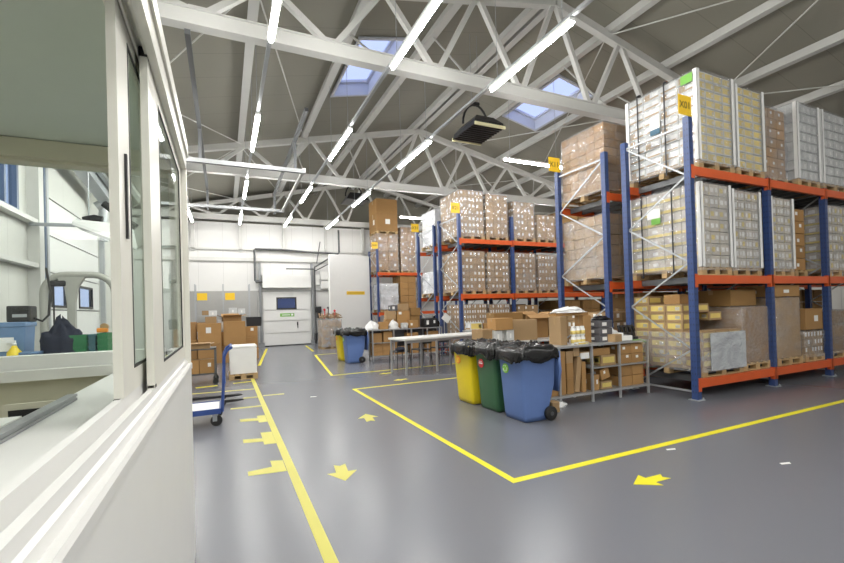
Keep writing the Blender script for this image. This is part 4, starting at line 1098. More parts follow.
# table with open cartons behind the near bench
r = thing('work_table', 'steel table with open cartons between the near bench and the middle rack', 'table', (5.6, 7.55, 0))
b = MB(); b.box(-1.05, 1.05, -.4, .4, .86, .9); b.build('table_top', 'table_top', r)
for sx in (-1, 1):
    for sy in (-1, 1):
        b = MB(); b.box(sx * 1.0 - .025, sx * 1.0 + .025, sy * .34 - .025, sy * .34 + .025, 0, .86); b.build('leg', 'aluminium', r)
G3 = 'boxes on the table behind the near bench'
flapbox('open brown carton with raised flaps on the table behind the near bench', 6.3, 7.74, .905, .6, .36, .52, 'cardboard', 0, G3, (-.8, .4, .6, .4), .18)
box_on('brown carton on white cartons behind the green bin', 5.12, 7.3, .905 + .24, .42, .3, .24, 'plain', 0, 1, G3)
box_on('white carton below the brown carton behind the green bin', 4.98, 7.3, .905, .2, .26, .235, 'white', 0, 1, G3)
box_on('second white carton below the brown carton, beside a dark gap', 5.28, 7.3, .905, .18, .26, .235, 'white', 0, 2, G3)
box_on('pale brown carton at the inner end of the table behind the green bin', 4.72, 7.35, .905, .3, .3, .27, 'pale', R(14), 1, G3)
box_on('flat brown carton lying behind the brown and white cartons', 5.5, 7.66, .905 + .42, .75, .3, .16, 'dark', 0, 1, G3)
box_on('tall brown carton supporting the flat carton on the table', 5.5, 7.68, .905, .5, .24, .415, 'dark', 0, 1, G3)

# ================================================================== FAR BENCH, LONG TABLE, CHAIRS
bench('cluttered long shelf bench with white bags and boxes beside the far bins', 4.22, 6.72, 12.95, 13.45 - .1, 1.0, [.02, .74, 1.36, 1.94, 2.48], [(0, 1, .58), (1, 2, .62), (2, 3, .6), (3, 4, .6)])
G4 = 'boxes on the far bench'
FY = 13.05
for k in range(3):
    for i in range(2):
        box_on('brown carton in the first bay of the far bench, %s column, %s' % (['inner', 'outer'][i], ['bottom', 'middle', 'top'][k]), 4.42 + i * .34, FY + .1, .167 + k * .138 + (.0 if k < 3 else 0), .33, .26, .134, 'plain', 0, i + k, 'cartons inside the far bench')
for i, (x, z, w, h) in enumerate(((4.42, .582, .3, .3), (4.78, .582, .3, .34), (5.15, .167, .5, .4), (5.72, .167, .3, .34), (5.65, .602, .4, .24), (6.35, .167, .4, .36), (6.4, .602, .4, .26))):
    box_on(['square brown carton on the upper shelf of the first far bay', 'taller brown carton on the upper shelf of the first far bay', 'wide brown carton low under the long table front', 'brown carton low in the third far bay', 'brown carton on the upper shelf of the third far bay', 'brown carton low in the last far bay', 'brown carton on the upper shelf of the last far bay'][i], x, FY + .1, z, w, .26, h, 'plain', 0, i, 'cartons inside the far bench')
blob('plastic_bag', 'white bag heap at the bin end of the far bench', 'plastic bag', 4.28, 13.15, 1.0, .42, .3, .26, 'bag_white', 11)
box_on('brown carton between the two white bags of the far bench', 4.66, 13.12, 1.001, .26, .26, .24, 'plain', 0, 1, G4)
blob('plastic_bag', 'white bag heap before the stacked boxes of the far bench', 'plastic bag', 5.0, 13.1, 1.0, .36, .22, .26, 'bag_white', 12)
for i, (x, y, z, w, h, st, l) in enumerate((
    (4.92, 13.24, 1.001, .34, .32, 'plain', 'brown carton right behind the second white bag'), (4.95, 13.24, 1.325, .32, .26, 'pale', 'pale carton on the brown carton behind the second white bag'),
    (5.05, 13.22, 1.59, .24, .18, 'tray', 'grey box topmost of the far bench stack'), (5.38, 13.26, 1.001, .44, .28, 'plain', 'wide brown carton at the middle of the far bench'),
    (5.38, 13.26, 1.285, .46, .30, 'brown', 'labelled brown carton on the wide one of the far bench'), (5.42, 13.24, 1.59, .30, .22, 'pale', 'pale carton topping the middle stack of the far bench'),
    (5.82, 13.28, 1.001, .34, .40, 'dark', 'dark brown carton beside the middle stack of the far bench'), (5.84, 13.26, 1.405, .34, .26, 'dark', 'dark brown carton on top of its dark twin on the far bench'),
    (5.66, 13.04, 1.001, .32, .26, 'brown', 'white labelled carton in front of the dark cartons'))):
    box_on(l, x, y, z, w, .2 if i in (8,) else .24, h, st, R(3 * (i % 3 - 1)), i, G4)
box_on('white small carton in front of the middle stack of the far bench', 5.36, 13.04, 1.001, .2, .14, .18, 'white', 0, 1, G4)
r = thing('printer', 'black printer with grey paper tray at the middle rack end of the far bench', 'printer', (6.3, 13.12, 1.001))
b = MB(); b.cbox(0, 0, .15, .5, .36, .3, c=.03); b.build('printer_body', 'black_plastic', r)
b = MB(); b.cbox(0, .05, .42, .46, .3, .05, c=.01); b.bar((-.2, .1, .3), (-.2, .1, .42), .03, .03); b.bar((.2, .1, .3), (.2, .1, .42), .03, .03); b.build('paper_tray', 'steel_galv', r)
b = MB(); b.cbox(-.13, -.185, .16, .08, .02, .14); b.cbox(.12, -.185, .18, .06, .02, .1); b.build('paper_slot', 'label_white', r)
r = thing('tilted_screen', 'white tilted panel on a stand beside the black printer', 'screen', (6.78, 12.7, 0))
b = MB(); b.bar((-.13, 0, 1.38), (.08, 0, 1.2), .03, .24, up=(.65, 0, .76)); b.build('panel', 'label_white', r)
b = MB(); b.tube([(0, .02, .03), (0, .02, 1.3)], .02); b.lathe([(.0, 0), (.18, 0), (.18, .02), (0, .03)], (0, .02, 0)); b.build('stand', 'steel_dark', r)
blob('bin_bag', 'black bag on the bench end next to the tilted white panel', 'bag', 6.58, 13.2, 1.0, .26, .26, .3, 'bag_black', 14)
box_on('yellow and white box low beside the end upright of the middle rack', 7.22, 11.72, .9, .44, .3, .24, 'yellow', 0, 2, None)
r = thing('side_table', 'small steel table under the yellow and white box by the middle rack', 'table', (7.3, 11.7, 0))
b = MB(); b.box(-.4, .6, -.2, .2, .86, .899); b.build('table_top', 'aluminium', r)
for sx in (-.36, .56):
    for sy in (-.17, .17):
        b = MB(); b.box(sx - .02, sx + .02, sy - .02, sy + .02, 0, .86); b.build('leg', 'aluminium', r)
box_on('brown carton on the small steel table by the middle rack', 7.66, 11.7, .9, .3, .3, .2, 'plain', 0, 3)
# long white table
TZ = .90
r = thing('long_table', 'long narrow white table standing in front of the cluttered bench', 'table', (3.98, 9.66, 0), R(10))
b = MB(); b.box(0, 3.05, 0, .82, TZ - .05, TZ, c=.006); b.build('table_top', 'table_top', r)
for lx in (.06, 1.0, 2.0, 2.98):
    for ly in (.06, .76):
        b = MB(); b.box(lx - .022, lx + .022, ly - .022, ly + .022, 0, TZ - .05); b.build('leg', 'aluminium', r)
b = MB(); b.box(.05, 3.0, .05, .08, TZ - .12, TZ - .05); b.box(.05, 3.0, .74, .77, TZ - .12, TZ - .05); b.build('apron', 'aluminium', r)
def chair(label, x, y, rz):
    r = thing('stacking_chair', label, 'chair', (x, y, 0), rz, 'black chairs behind the long table')
    b = MB(); b.box(-.21, .21, -.2, .2, .44, .475, c=.012); b.build('seat', 'black_plastic', r)
    b = MB(); b.loft([[(-.2, .2, .62), (.2, .2, .62), (.2, .22, .62), (-.2, .22, .62)], [(-.21, .23, .75), (.21, .23, .75), (.21, .25, .75), (-.21, .25, .75)], [(-.19, .26, .86), (.19, .26, .86), (.19, .28, .86), (-.19, .28, .86)]], smooth=False, cap0=True, cap1=True); b.build('backrest', 'black_plastic', r)
    for sx in (-1, 1):
        b = MB(); b.tube([(sx * .2, -.18, .46), (sx * .22, -.22, 0.)], .013); b.build('leg', 'black_plastic', r)
        b = MB(); b.tube([(sx * .21, .27, .8), (sx * .2, .2, .5), (sx * .22, .24, 0.)], .013); b.build('leg', 'black_plastic', r)
    return r
chair('black chair nearest the far bins behind the long table, blue cloth on it', 4.42, 11.15, R(190))
chair('middle black chair behind the long table', 5.15, 11.3, R(188))
chair('black chair nearest the middle rack behind the long table', 5.85, 11.45, R(190))
blob('folded_cloth', 'folded dark blue cloth on the chair nearest the far bins', 'cloth', 4.44, 11.12, .476, .3, .3, .1, 'cloth_navy', 2)
for i in range(2):
    box_on('white box on the chair seats level behind the table, %s' % ['near the far bins', 'next to it'][i], 4.3 + .4 * i, 12.6, 0., .3, .26, .2, 'white', 0, i) if False else None

# ================================================================== LEFT SIDE OF THE LANE
# platform trolley
r = thing('platform_trolley', 'blue framed platform trolley with white deck beside the booth', 'trolley', (-.62, 7.27, 0))
b = MB(); b.box(-.62, .52, -.32, .32, .225, .245); b.build('deck', 'label_white', r)
b = MB(); [b.box(*q) for q in ((-.64, .54, -.345, -.32, .18, .255), (-.64, .54, .32, .345, .18, .255), (-.64, -.62, -.32, .32, .18, .255), (.52, .545, -.32, .32, .18, .255))]; b.build('deck_frame', 'cart_blue', r)
b = MB()
for s in (-1, 1):
    b = MB(); b.tube([(.56, s * .3, .2), (.585, s * .3, .6), (.6, s * .3, 1.0), (.64, s * .3, 1.09), (.70, s * .3, 1.13)], .022); b.build('handle_post', 'cart_blue', r)
b = MB(); b.tube([(.70, -.32, 1.13), (.70, .32, 1.13)], .022); b.tube([(.6, -.3, .62), (.6, .3, .62)], .018); b.tube([(.57, -.3, .3), (.57, .3, .3)], .018); b.build('handle_bar', 'cart_blue', r)
for sx in (-.5, .46):
    for sy in (-.28, .28):
        b = MB(); b.cbox(sx, sy, .165, .08, .06, .03); b.box(sx - .03, sx + .03, sy - .03, sy - .024, .07, .16); b.box(sx - .03, sx + .03, sy + .024, sy + .03, .07, .16); c = b.build('castor_fork', 'steel_galv', r)
        b = MB(); b.tube([(sx + .02, sy - .022, .08), (sx + .02, sy + .022, .08)], .08, n=18); w = b.build('castor_wheel', 'rubber_black', c)
# pallet truck forks
r = thing('pallet_truck', 'hand pallet truck with two black forks lying behind the blue trolley', 'pallet truck', (-1.4, 8.75, 0))
for y in (-.26, .26):
    b = MB(); b.loft([[(.2, y - .08, .055), (.2, y + .08, .055), (.2, y + .08, .1), (.2, y - .08, .1)], [(1.5, y - .08, .055), (1.5, y + .08, .055), (1.5, y + .08, .1), (1.5, y - .08, .1)], [(1.68, y - .04, .06), (1.68, y + .04, .06), (1.68, y + .04, .085), (1.68, y - .04, .085)]], smooth=False, cap0=True, cap1=True)
    b.build('fork', 'black_plastic', r)
    b = MB(); b.tube([(1.35, y - .05, .04), (1.35, y + .05, .04)], .04); b.build('fork_roller', 'rubber_black', r)
b = MB(); b.box(.0, .2, -.3, .3, .06, .42); b.tube([(.0, 0, .3), (-.1, 0, .6), (-.2, 0, 1.2)], .03); b.build('pump_body', 'sticker_orange', r)
b = MB(); b.tube([(-.1, -.06, .1), (-.1, .06, .1)], .1, n=16); b.build('steer_wheel', 'rubber_black', r)
# white box on pallet
r = thing('wooden_pallet', 'small orange wood pallet below the white box', 'pallet', (.40, 11.9, 0))
link('pallet_deck', pallet_mesh(.66, .8), r)
r = thing('white_container', 'white square box standing on the small pallet at the end of the lane line', 'box', (.40, 11.9, .143))
b = MB(); b.loft([rrect(-.31, .31, -.36, .36, 0.003, .03), rrect(-.32, .32, -.37, .37, .62, .03), rrect(-.31, .31, -.36, .36, .64, .03)], 0, False, True, True); b.build('box_body', 'white_plastic', r)
b = MB(); b.box(-.325, .325, -.375, .375, .64, .69, c=.012); b.build('lid', 'label_white', r)
# steel table trolley
r = thing('table_trolley', 'dark steel table trolley loaded with brown cartons beside the booth', 'trolley', (-.72, 11.55, 0))
for z in (.26, .84):
    b = MB(); b.box(-.52, .52, -.36, .36, z - .03, z); b.build('shelf', 'steel_dark', r)
for sx in (-.5, .5):
    for sy in (-.34, .34):
        b = MB(); b.box(sx - .02, sx + .02, sy - .02, sy + .02, .14, .84); b.build('post', 'steel_dark', r)
        b = MB(); b.tube([(sx, sy - .02, .065), (sx, sy + .02, .065)], .065, n=14); b.box(sx - .02, sx + .02, sy - .03, sy + .03, .1, .15); b.build('castor', 'rubber_black', r)
G5 = 'brown cartons on the steel table trolley'
for i, x in enumerate((-1.06, -.72, -.40)):
    box_on('brown carton on the lower shelf of the steel trolley, %s' % ['hidden end', 'middle', 'nearest the lane'][i], x, 11.4, .262, .31, .32, .32, 'brown', 0, i, G5)
flapbox('flat open carton on the top shelf of the steel trolley', -.55, 11.4, .842, .46, .36, .1, 'cardboard_pale', 0, G5, (.3, .3, .3, .3), .1)
# stacks of cartons behind
G6 = 'carton stacks before the shelf by the back wall'
for (x, y, z, w, h, st, l) in ((-.46, 16.2, .0, .72, .66, 'plain', 'big brown carton at the bottom of the stack behind the steel trolley'), (-.46, 16.2, .663, .70, .68, 'brown', 'big brown carton with tape on top of the stack behind the steel trolley'),
                           (.30, 16.2, .0, .66, .58, 'plain', 'brown carton under the large one behind the white box'), (.30, 16.15, .583, .68, .80, 'plain', 'large brown carton stacked behind the white box'),
                           (-.06, 17.1, .0, .34, .5, 'pale', 'narrow pale carton lowest of the gap column between the two big stacks'), (-.06, 17.1, .503, .34, .5, 'plain', 'narrow brown carton second in the gap column'), (-.06, 17.1, 1.006, .34, .44, 'white', 'white topped carton highest in the gap column'),
                           (.86, 17.0, .0, .5, .42, 'plain', 'brown carton lowest beside the large stack near the lane'), (.86, 17.0, .423, .46, .36, 'plain', 'brown carton second beside the large stack near the lane'), (.86, 17.0, .786, .46, .38, 'brown', 'white labelled carton third beside the large stack near the lane'),
                           (-1.15, 16.4, .0, .6, .8, 'plain', 'brown carton half hidden by the booth edge'), (-1.15, 16.4, .803, .56, .6, 'brown', 'upper brown carton half hidden by the booth edge'),
                           (-.42, 16.25, 1.346, .34, .22, 'pale', 'small pale box on top of the taped big carton'), (-.36, 16.25, 1.57, .24, .2, 'white', 'small white box topmost behind the steel trolley')):
    box_on(l, x, y, z, w, min(w, .62), h, st, 0, len(l) % 6, G6)
flapbox('open brown carton with raised flaps on the large stack behind the white box', .22, 16.2, 1.386, .58, .44, .16, 'cardboard', R(6), G6, (.5, .5, .9, .5), .2)
r = thing('black_crate', 'black crate beside the flapped carton near the back door', 'crate', (.98, 17.05, 1.169))
b = MB(); b.loft([rrect(-.24, .24, -.22, .22, 0, .02), rrect(-.26, .26, -.24, .24, .34, .02), rrect(-.24, .24, -.22, .22, .34, .02), rrect(-.22, .22, -.2, .2, .03, .02)], 0, False, True, True); b.build('crate_shell', 'black_plastic', r)
# grey shelving with yellow signs
r = thing('steel_shelving', 'thin grey shelving with two yellow signs against the back wall', 'shelving', (-1.25, 21.2, 0))
for x in (.1, 1.22, 2.32):
    for y in (0, .6):
        b = MB(); b.box(x - .025, x + .025, y - .025, y + .025, 0, 3.0); b.build('post', 'steel_galv', r)
for z in (.15, .9, 1.62):
    b = MB(); b.box(.1, 2.32, 0, .6, z - .03, z); b.build('shelf', 'steel_galv', r)
for x in (.38, 1.50):
    b = MB(); b.box(x - .2, x + .2, -.04, -.03, 2.28, 2.6); b.build('bay_sign', 'sign_yellow', r)
for i, (x, z, w, h) in enumerate(((-.7, 1.622, .4, .2), (.35, 1.622, .35, .3), (.72, 1.622, .3, .26), (-.9, .902, .5, .4), (.3, .902, .6, .45))):
    box_on(['pale box on the upper shelf below the first yellow sign', 'white box on the upper shelf below the second yellow sign', 'white box at the end of the upper shelf by the back door', 'brown carton on the middle shelf of the first shelving bay', 'brown carton on the middle shelf of the second shelving bay'][i],
           x, 21.5, z, w, .4, h, ['pale', 'white', 'white', 'plain', 'plain'][i], 0, i, 'boxes on the grey shelving')

# ================================================================== BOOTH
BXo, BXi, BYe = -.215, -.62, 3.36
r = thing('control_booth', 'white sheet metal booth with sliding windows at the picture edge', 'booth', (-.3, 1.2, 0))
def L(b, nm, m): 
    b.v = [(x + .3, y - 1.2, z) for x, y, z in b.v]; return b.build(nm, m, r)
b = MB(); b.box(-.30, BXo, -1.6, BYe, 0, 1.26); b.box(BXi, -.30, -1.6, BYe, 1.15, 1.24); L(b, 'side_wall', 'booth_white')
b = MB()
prof = [(BXi, 1.24), (BXo - .012, 1.24), (BXo - .012, 1.262), (BXo + .004, 1.264), (BXo + .006, 1.290), (BXo, 1.300), (BXo - .016, 1.300), (BXo - .022, 1.318), (-.246, 1.322), (-.250, 1.345), (-.270, 1.345), (-.273, 1.325), (-.288, 1.325), (-.291, 1.368), (-.312, 1.368), (-.316, 1.330), (-.335, 1.326), (-.342, 1.288), (BXi, 1.286)]
n = len(prof)
b._add([(x, -1.6, z) for x, z in prof] + [(x, BYe, z) for x, z in prof], [(i, (i + 1) % n, n + (i + 1) % n, n + i) for i in range(n)] + [tuple(reversed(range(n))), tuple(range(n, 2 * n))])
L(b, 'window_sill', 'booth_white')
b = MB(); b.box(BXo - .03, BXo, -1.6, BYe, 2.62, 2.76); b.box(BXo - .12, BXo - .03, -1.6, BYe, 2.665, 2.78); b.box(BXo - .0, BXo + .012, -1.6, BYe + .01, 2.72, 2.80)
for x in (-.252, -.28, -.325): b.box(x - .004, x + .004, -1.6, BYe - .02, 2.63, 2.665)
L(b, 'head_rail', 'booth_frame')
b = MB(); b.box(-2.7, BXo - .12, -1.6, BYe, 2.70, 2.78); L(b, 'roof_panel', 'booth_ceiling')
# far end wall with a wide window
b = MB(); b.box(-2.7, BXi, BYe - .06, BYe, 0, 1.27); L(b, 'end_wall', 'booth_inside')
b = MB(); b.box(-2.7, BXo - .09, BYe - .11, BYe + .02, 2.585, 2.695); b.box(-2.7, BXi + .30, BYe - .075, BYe + .03, 2.57, 2.59); L(b, 'window_head', 'booth_inside')
b = MB(); b.box(-2.7, BXi + .25, BYe - .16, BYe + .03, 1.27, 1.33); b.box(-2.7, BXi + .25, BYe - .08, BYe + .03, 1.33, 1.41); L(b, 'end_sill', 'booth_white')
b = MB(); b.box(-.32, BXo, BYe - .055, BYe, 1.29, 2.66); L(b, 'corner_post', 'booth_frame')
b = MB(); b.box(-2.7, -.32, BYe - .03, BYe - .025, 1.41, 2.56); L(b, 'window_pane', 'pane_clear')
b = MB(); b.box(-2.78, -2.7, -1.66, BYe, 0, 1.1); b.box(-2.7, -.3, -1.66, -1.6, 0, 1.1)
for yy in (-1.62, .8, BYe - .04): b.box(-2.78, -2.72, yy - .04, yy + .04, 1.1, 2.7)
L(b, 'rear_wall', 'booth_inside')
b = MB(); b.box(-2.752, -2.748, -1.58, BYe - .08, 1.1, 2.7); L(b, 'unseen_rear_pane', 'pane_clear')  # unseen pane over the low rear wall, put in to admit more light
b = MB(); b.box(-2.7, -.3, -1.6, BYe, .005, .02); L(b, 'booth_floor', 'booth_inside')
# sliding sashes
def sash(y0, y1, x, ya, yb, z0=1.305, z1=2.55, handle=False, wide=.0):
    b = MB(); t = .013
    b.box(x - t, x + t, y0, ya, z0, z1); b.box(x - t, x + t, yb, y1, z0, z1); b.box(x - t, x + t, ya, yb, z0, z0 + .075); b.box(x - t, x + t, ya, yb, z1 - .06, z1)
    s = L(b, 'sliding_sash', 'booth_frame')
    def Ls(b, nm, m):
        b.v = [(xx + .3, yy - 1.2, zz) for xx, yy, zz in b.v]; return b.build(nm, m, s)
    b = MB(); b.box(x + .007, x + .011, ya, yb, z0 + .075, z1 - .06); Ls(b, 'sash_pane', 'pane_clear')
    b = MB()
    for q in ((ya, ya + .012, z0 + .075, z1 - .06), (yb - .012, yb, z0 + .075, z1 - .06), (ya, yb, z0 + .075, z0 + .085), (ya, yb, z1 - .07, z1 - .06)): b.box(x + .009, x + .0145, *q)
    Ls(b, 'glazing_seal', 'rubber_black')
    if handle:
        b = MB(); b.box(x + t, x + t + .008, y0 + .085, y0 + .10, 1.88, 2.16); Ls(b, 'pull_handle', 'black_plastic')
    return s
sash(1.595, 2.24, -.301, 1.77, 2.16, z0=1.37, z1=2.64, handle=True)
sash(1.92, 3.30, -.260, 2.20, 3.16, z0=1.345, z1=2.62)
for (y, z, zz) in ((1.61, 1.358, 1.37), (1.94, 1.345, 1.362), (1.94, 2.62, 2.66)):
    b = MB(); b.box(-.276 if y > 1.7 else -.316, -.246 if y > 1.7 else -.298, y - .02, y + .02, z, zz, c=.004); L(b, 'stop_block', 'rubber_black')
r = thing('booth_fill_lamp', 'unseen flat lamp panel added under the booth ceiling for fill light', 'lamp', (-1.5, .1, 2.66))  # out-of-view lamp added to brighten the booth interior
b = MB(); b.box(-.32, .32, -.32, .32, 0, .04); b.build('lamp_housing', 'white_plastic', r)
b = MB(); b.box(-.29, .29, -.29, .29, -.012, 0); b.build('light_panel', 'booth_fill_glow', r)
# things in the booth
b = MB(); b.box(-.034, .0, 0, 2.6, 0, .010, c=.001); b.box(-.030, -.004, 0, 2.6, .010, .016); b.box(-.034, .0, 0, 2.6, .016, .026, c=.001)
tag(b.build('grey_rail', 'steel_grey', None, (-.556, -.4, 1.288)), 'grey metal rail lying along the inner sill of the booth', 'rail')
r = thing('booth_desk', 'plain desk under the booth window', 'desk', (-1.2, 2.2, 0))
b = MB(); b.box(-.9, .55, -.9, 1.05, .72, .75); b.build('desk_top', 'booth_inside', r)
for sx in (-.85, .5):
    for sy in (-.85, 1.0): 
        b = MB(); b.box(sx - .025, sx + .025, sy - .025, sy + .025, .02, .72); b.build('leg', 'steel_galv', r)
r = thing('monitor', 'old beige monitor with a black screen on the booth desk', 'monitor', (-.88, 2.9, .765))
b = MB(); b.loft([[(-.15, -.04, .07), (.15, -.04, .07), (.15, -.04, .43), (-.15, -.04, .43)], [(-.14, .05, .08), (.14, .05, .08), (.14, .05, .42), (-.14, .05, .42)], [(-.08, .2, .14), (.08, .2, .14), (.08, .2, .34), (-.08, .2, .34)]], smooth=False, cap0=True, cap1=True); b.build('monitor_case', 'machine_beige', r)
b = MB(); b.box(-.125, .125, -.046, -.04, .1, .40); b.build('screen', 'screen_black', r)
b = MB(); b.box(-.1, .1, -.06, .12, 0, .02); b.box(-.04, .04, 0, .06, .02, .08); b.build('monitor_foot', 'machine_beige', r)
r = thing('paper_tray', 'white papers stacked in front of the monitor', 'papers', (-1.02, 2.62, .75))
b = MB()
for k in range(9): b.box(-.1 + .004 * (k % 3), .1 + .004 * (k % 2), -.14, .14, .045 * k, .045 * k + .04)
b.build('paper_pile', 'label_white', r)

# ================================================================== SEEN THROUGH THE BOOTH
r = thing('packing_table', 'long work table with crates seen through the booth window', 'table', (-2.6, 9.3, 0))
b = MB(); b.box(-1.1, 1.0, -.42, .42, .92, .96); b.build('table_top', 'table_top', r)
for sx in (-1.05, .95):
    for sy in (-.36, .36): 
        b = MB(); b.box(sx - .025, sx + .025, sy - .025, sy + .025, 0, .92); b.build('leg', 'steel_galv', r)
TT = .961
def crate(label, x, y, z, w, d, h, m):
    r = thing('stacking_crate', label, 'crate', (x, y, z), 0, 'stacking crates seen through the booth window')
    b = MB(); b.loft([rrect(-w / 2 + .01, w / 2 - .01, -d / 2 + .01, d / 2 - .01, 0, .015), rrect(-w / 2 + .005, w / 2 - .005, -d / 2 + .005, d / 2 - .005, h - .03, .015)], 0, False, True, False); b.build('crate_wall', m, r)
    b = MB(); b.loft([rrect(-w / 2, w / 2, -d / 2, d / 2, h - .03, .015), rrect(-w / 2, w / 2, -d / 2, d / 2, h - .004, .015), rrect(-w / 2 + .02, w / 2 - .02, -d / 2 + .02, d / 2 - .02, h - .004, .015), rrect(-w / 2 + .03, w / 2 - .03, -d / 2 + .03, d / 2 - .03, .02, .015)], 0, False, False, True); b.build('crate_rim', m, r)
for k in range(4):
    crate('bright green crate, %s of the stack beside the dark bag' % ['lowest', 'second', 'third', 'topmost'][k], -2.24, 9.1, TT + k * .098, .24, .36, .1, 'crate_green')
    crate('teal crate, %s of the stack between the green stacks' % ['lowest', 'second', 'third', 'topmost'][k], -2.06, 9.16, TT + k * .098, .12, .34, .1, 'crate_teal')
    crate('bright green crate, %s of the stack by the booth window post' % ['lowest', 'second', 'third', 'topmost'][k], -1.90, 9.1, TT + k * .102, .16, .36, .104, 'crate_green')
r = thing('tape_dispenser', 'orange tape dispenser lying on the green crates by the window post', 'tape dispenser', (-1.93, 9.1, TT + .413))
b = MB(); b.cbox(0, 0, .04, .16, .1, .08, c=.02); b.build('dispenser_body', 'orange_plastic', r)
b = MB(); b.tube([(.03, -.04, .1), (.03, .04, .1)], .06, n=16); b.build('tape_roll', 'tape_brown', r)
blob('jacket_bundle', 'dark navy jacket bundle on the table beside the green crates', 'jacket', -2.48, 9.05, TT, .56, .4, .64, 'cloth_navy', 21, n=24)
r = thing('storage_tote', 'blue grey plastic tote with a white label seen through the booth window', 'tote', (-3.1, 9.1, TT))
b = MB(); b.loft([rrect(-.18, .18, -.2, .2, 0, .03), rrect(-.2, .2, -.22, .22, .56, .03)], 0, False, True, True); b.build('tote_body', 'tote_blue', r)
b = MB(); b.box(-.215, .215, -.235, .235, .56, .64, c=.015); b.build('tote_lid', 'tote_blue', r)
b = MB(); b.box(-.12, .06, -.222, -.212, .18, .4); b.build('tote_label', 'label_white', r)
r = thing('label_printer', 'black boxy label printer on the blue grey tote', 'printer', (-3.02, 9.15, TT + .641))
b = MB(); b.cbox(0, 0, .13, .3, .3, .26, c=.02); b.build('printer_body', 'black_plastic', r)
b = MB(); b.cbox(.02, -.152, .1, .18, .01, .05); b.build('label_slot', 'steel_galv', r)
b = MB(); b.tube([(.14, 0, .06), (.26, 0, .0), (.34, .02, .1), (.36, .05, .5), (.3, .08, .9)], .018); b.build('power_cable', 'rubber_black', r)
r = thing('spray_bottle', 'yellow bottle standing before the blue grey tote', 'bottle', (-3.02, 8.84, TT))
b = MB(); b.lathe([(0, 0), (.09, 0), (.095, .02), (.09, .16), (.04, .24), (.03, .27), (0, .27)]); b.build('bottle_body', 'bottle_yellow', r)
b = MB(); b.lathe([(0, .27), (.03, .27), (.03, .31), (0, .31)]); b.cbox(-.03, 0, .33, .1, .03, .04); b.build('spray_head', 'white_plastic', r)
b = MB(); b.cbox(0, 0, .06, .32, .22, .12, c=.03); b.cbox(.02, 0, .14, .26, .2, .04, c=.015)
tag(b.build('folded_towel', 'tote_blue', None, (-2.84, 8.86, TT)), 'folded pale blue cloth between the yellow bottle and the dark jacket', 'cloth')
# arched grey machine
r = thing('arch_machine', 'grey arched machine frame with rounded top behind the green crates', 'machine', (-2.74, 11.1, 0))
def arch(x0, x1, zt, w, y, d, nm):
    b = MB(); pts = []; rr = .38
    pts = [(x0, 0, 0), (x0, 0, zt - rr)] + [(x0 + rr - rr * math.cos(R(a)), 0, zt - rr + rr * math.sin(R(a))) for a in (15, 30, 45, 60, 75, 90)] + [(x1 - rr + rr * math.sin(R(a)), 0, zt - rr + rr * math.cos(R(a))) for a in (0, 15, 30, 45, 60, 75, 90)] + [(x1, 0, 0)]
    b.tube([(p[0], y, p[2]) for p in pts], .07, n=10)
    b.build(nm, 'machine_grey', r)
arch(-.58, .62, 2.54, .12, 0, .3, 'arch_frame')
b = MB(); b.loft([[(-.19, -.06, 0), (-.06, -.06, 0), (-.06, .06, 0), (-.19, .06, 0)], [(-.19, -.06, 1.95), (-.06, -.06, 1.95), (-.06, .06, 1.95), (-.19, .06, 1.95)], [(-.23, -.06, 2.28), (-.01, -.06, 2.28), (-.01, .06, 2.28), (-.23, .06, 2.28)], [(-.36, -.06, 2.5), (.12, -.06, 2.5), (.12, .06, 2.5), (-.36, .06, 2.5)]], smooth=False, cap0=True, cap1=True); b.build('inner_column', 'machine_grey', r)
b = MB(); b.cbox(-.33, 0, 2.36, .26, .2, .12, c=.03); b.tube([(-.42, 0, 2.3), (-.42, 0, 1.4)], .015); b.build('print_head', 'black_plastic', r)
b = MB(); b.box(-.7, .75, -.5, .5, .0, .12); b.box(-.52, .56, -.4, .4, .12, .8); b.build('machine_base', 'machine_grey', r)
# column cable duct, extraction hood, sheet metal duct
b = MB(); b.tube([(-3.90, 13.02, .0), (-3.90, 13.02, 5.5)], .06); b.tube([(-3.82, 12.9, .0), (-3.82, 12.9, 5.5)], .04)
tag(b.build('cable_riser', 'window_frame_blue'), 'dark blue cable riser beside the wall column seen through the booth', 'pipe')
r = thing('extraction_hood', 'white suspended extraction hood with black hose seen through the booth window', 'hood', (-2.45, 12.0, 3.55))
b = MB(); b.loft([[(-.5, -.45, .12), (.55, -.45, -.30), (.55, .45, -.30), (-.5, .45, .12)], [(-.5, -.45, .18), (.55, -.45, -.22), (.55, .45, -.22), (-.5, .45, .18)], [(-.45, -.3, .27), (.5, -.3, .20), (.5, .3, .20), (-.45, .3, .27)]], smooth=False, cap0=True, cap1=True); b.build('hood_shell', 'white_plastic', r)
b = MB(); b.tube([(-.4, 0, .3), (-.2, 0, .36), (-.05, 0, .33)], .09); b.tube([(-.02, 0, .72), (.1, 0, .62), (.3, 0, .42), (.6, 0, .2)], .08); b.build('hose', 'rubber_black', r)
b = MB(); b.bar((-1.45, .3, .22), (-.4, .3, .24), .07, .07); b.bar((-.5, .3, .24), (-.1, 0, .34), .04, .04); b.build('support_arm', 'steel_galv', r)
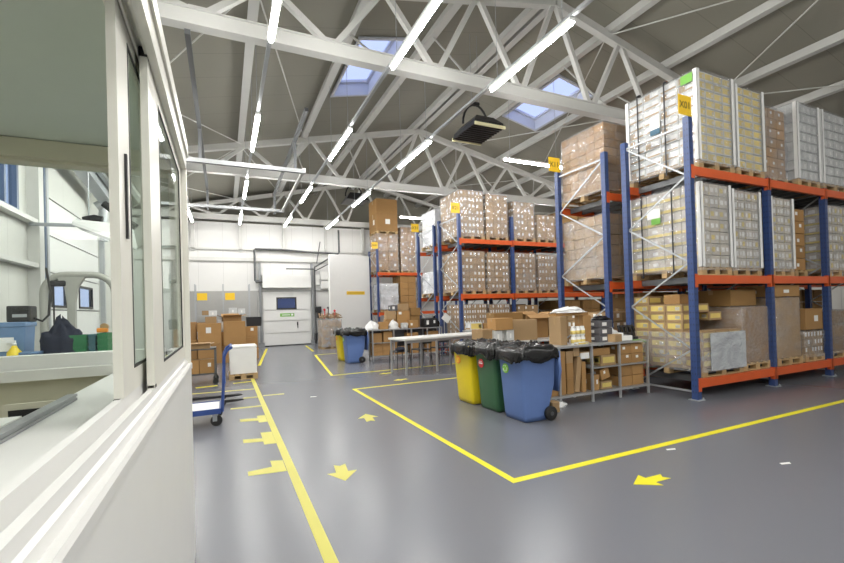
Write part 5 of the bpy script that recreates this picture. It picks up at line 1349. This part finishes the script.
b = MB(); b.tube([(.1, 0, .25), (.1, 0, roof(-2.4) - 3.62)], .012, n=6); b.tube([(-.3, 0, .25), (-.3, 0, roof(-2.7) - 3.62)], .012, n=6); b.build('hanger_rod', 'steel_galv', r)
b = MB(); b.bar((-3.45, 12.0, 6.0), (-3.45, 17.4, 5.55), .35, .35); b.bar((-3.16, 12.0, 6.1), (-3.16, 17.0, 5.7), .12, .12); b.tube([(-3.62, 17.4, 5.5), (-3.62, 17.5, 5.1), (-3.62, 17.5, 4.2)], .12)
b.tube([(-3.3, 17.2, 5.6), (-3.75, 17.2, 5.3)], .14)
tag(b.build('metal_duct', 'steel_galv'), 'dark galvanised duct running along the side wall high above the door', 'duct')

# ================================================================== CAMERA, WORLD
f, ya, pi_, ro, cyp, H = 428.02, R(24.805), R(.512), R(-1.686), 305.1, 1.62
fw = Vector((math.sin(ya) * math.cos(pi_), math.cos(ya) * math.cos(pi_), math.sin(pi_)))
r0 = Vector((math.cos(ya), -math.sin(ya), 0)); u0 = r0.cross(fw)
rt = r0 * math.cos(ro) + u0 * math.sin(ro); up = -r0 * math.sin(ro) + u0 * math.cos(ro)
cam = bpy.data.cameras.new('camera'); co = bpy.data.objects.new('camera', cam); COL.objects.link(co)
mw = Matrix((rt, up, -fw)).transposed().to_4x4(); mw.translation = Vector((0, 0, H)); co.matrix_world = mw
cam.sensor_width = 36; cam.lens = f / 844 * 36; cam.shift_y = (cyp - 281.5) / 844; cam.clip_start = .02; cam.clip_end = 200
SC.camera = co
w = bpy.data.worlds.new('world'); SC.world = w; w.use_nodes = True
bg = w.node_tree.nodes['Background']; bg.inputs[0].default_value = (.45, .53, .88, 1); bg.inputs[1].default_value = .85
SC.view_settings.view_transform = 'Standard'; SC.view_settings.look = 'None'; SC.view_settings.gamma = 1; SC.view_settings.use_curve_mapping = False
SC.view_settings.exposure = 0.8
SC.cycles.use_denoising = True
SC.cycles.transparent_max_bounces = 24
SC.cycles.max_bounces = 8
SC.cycles.sample_clamp_indirect = 8
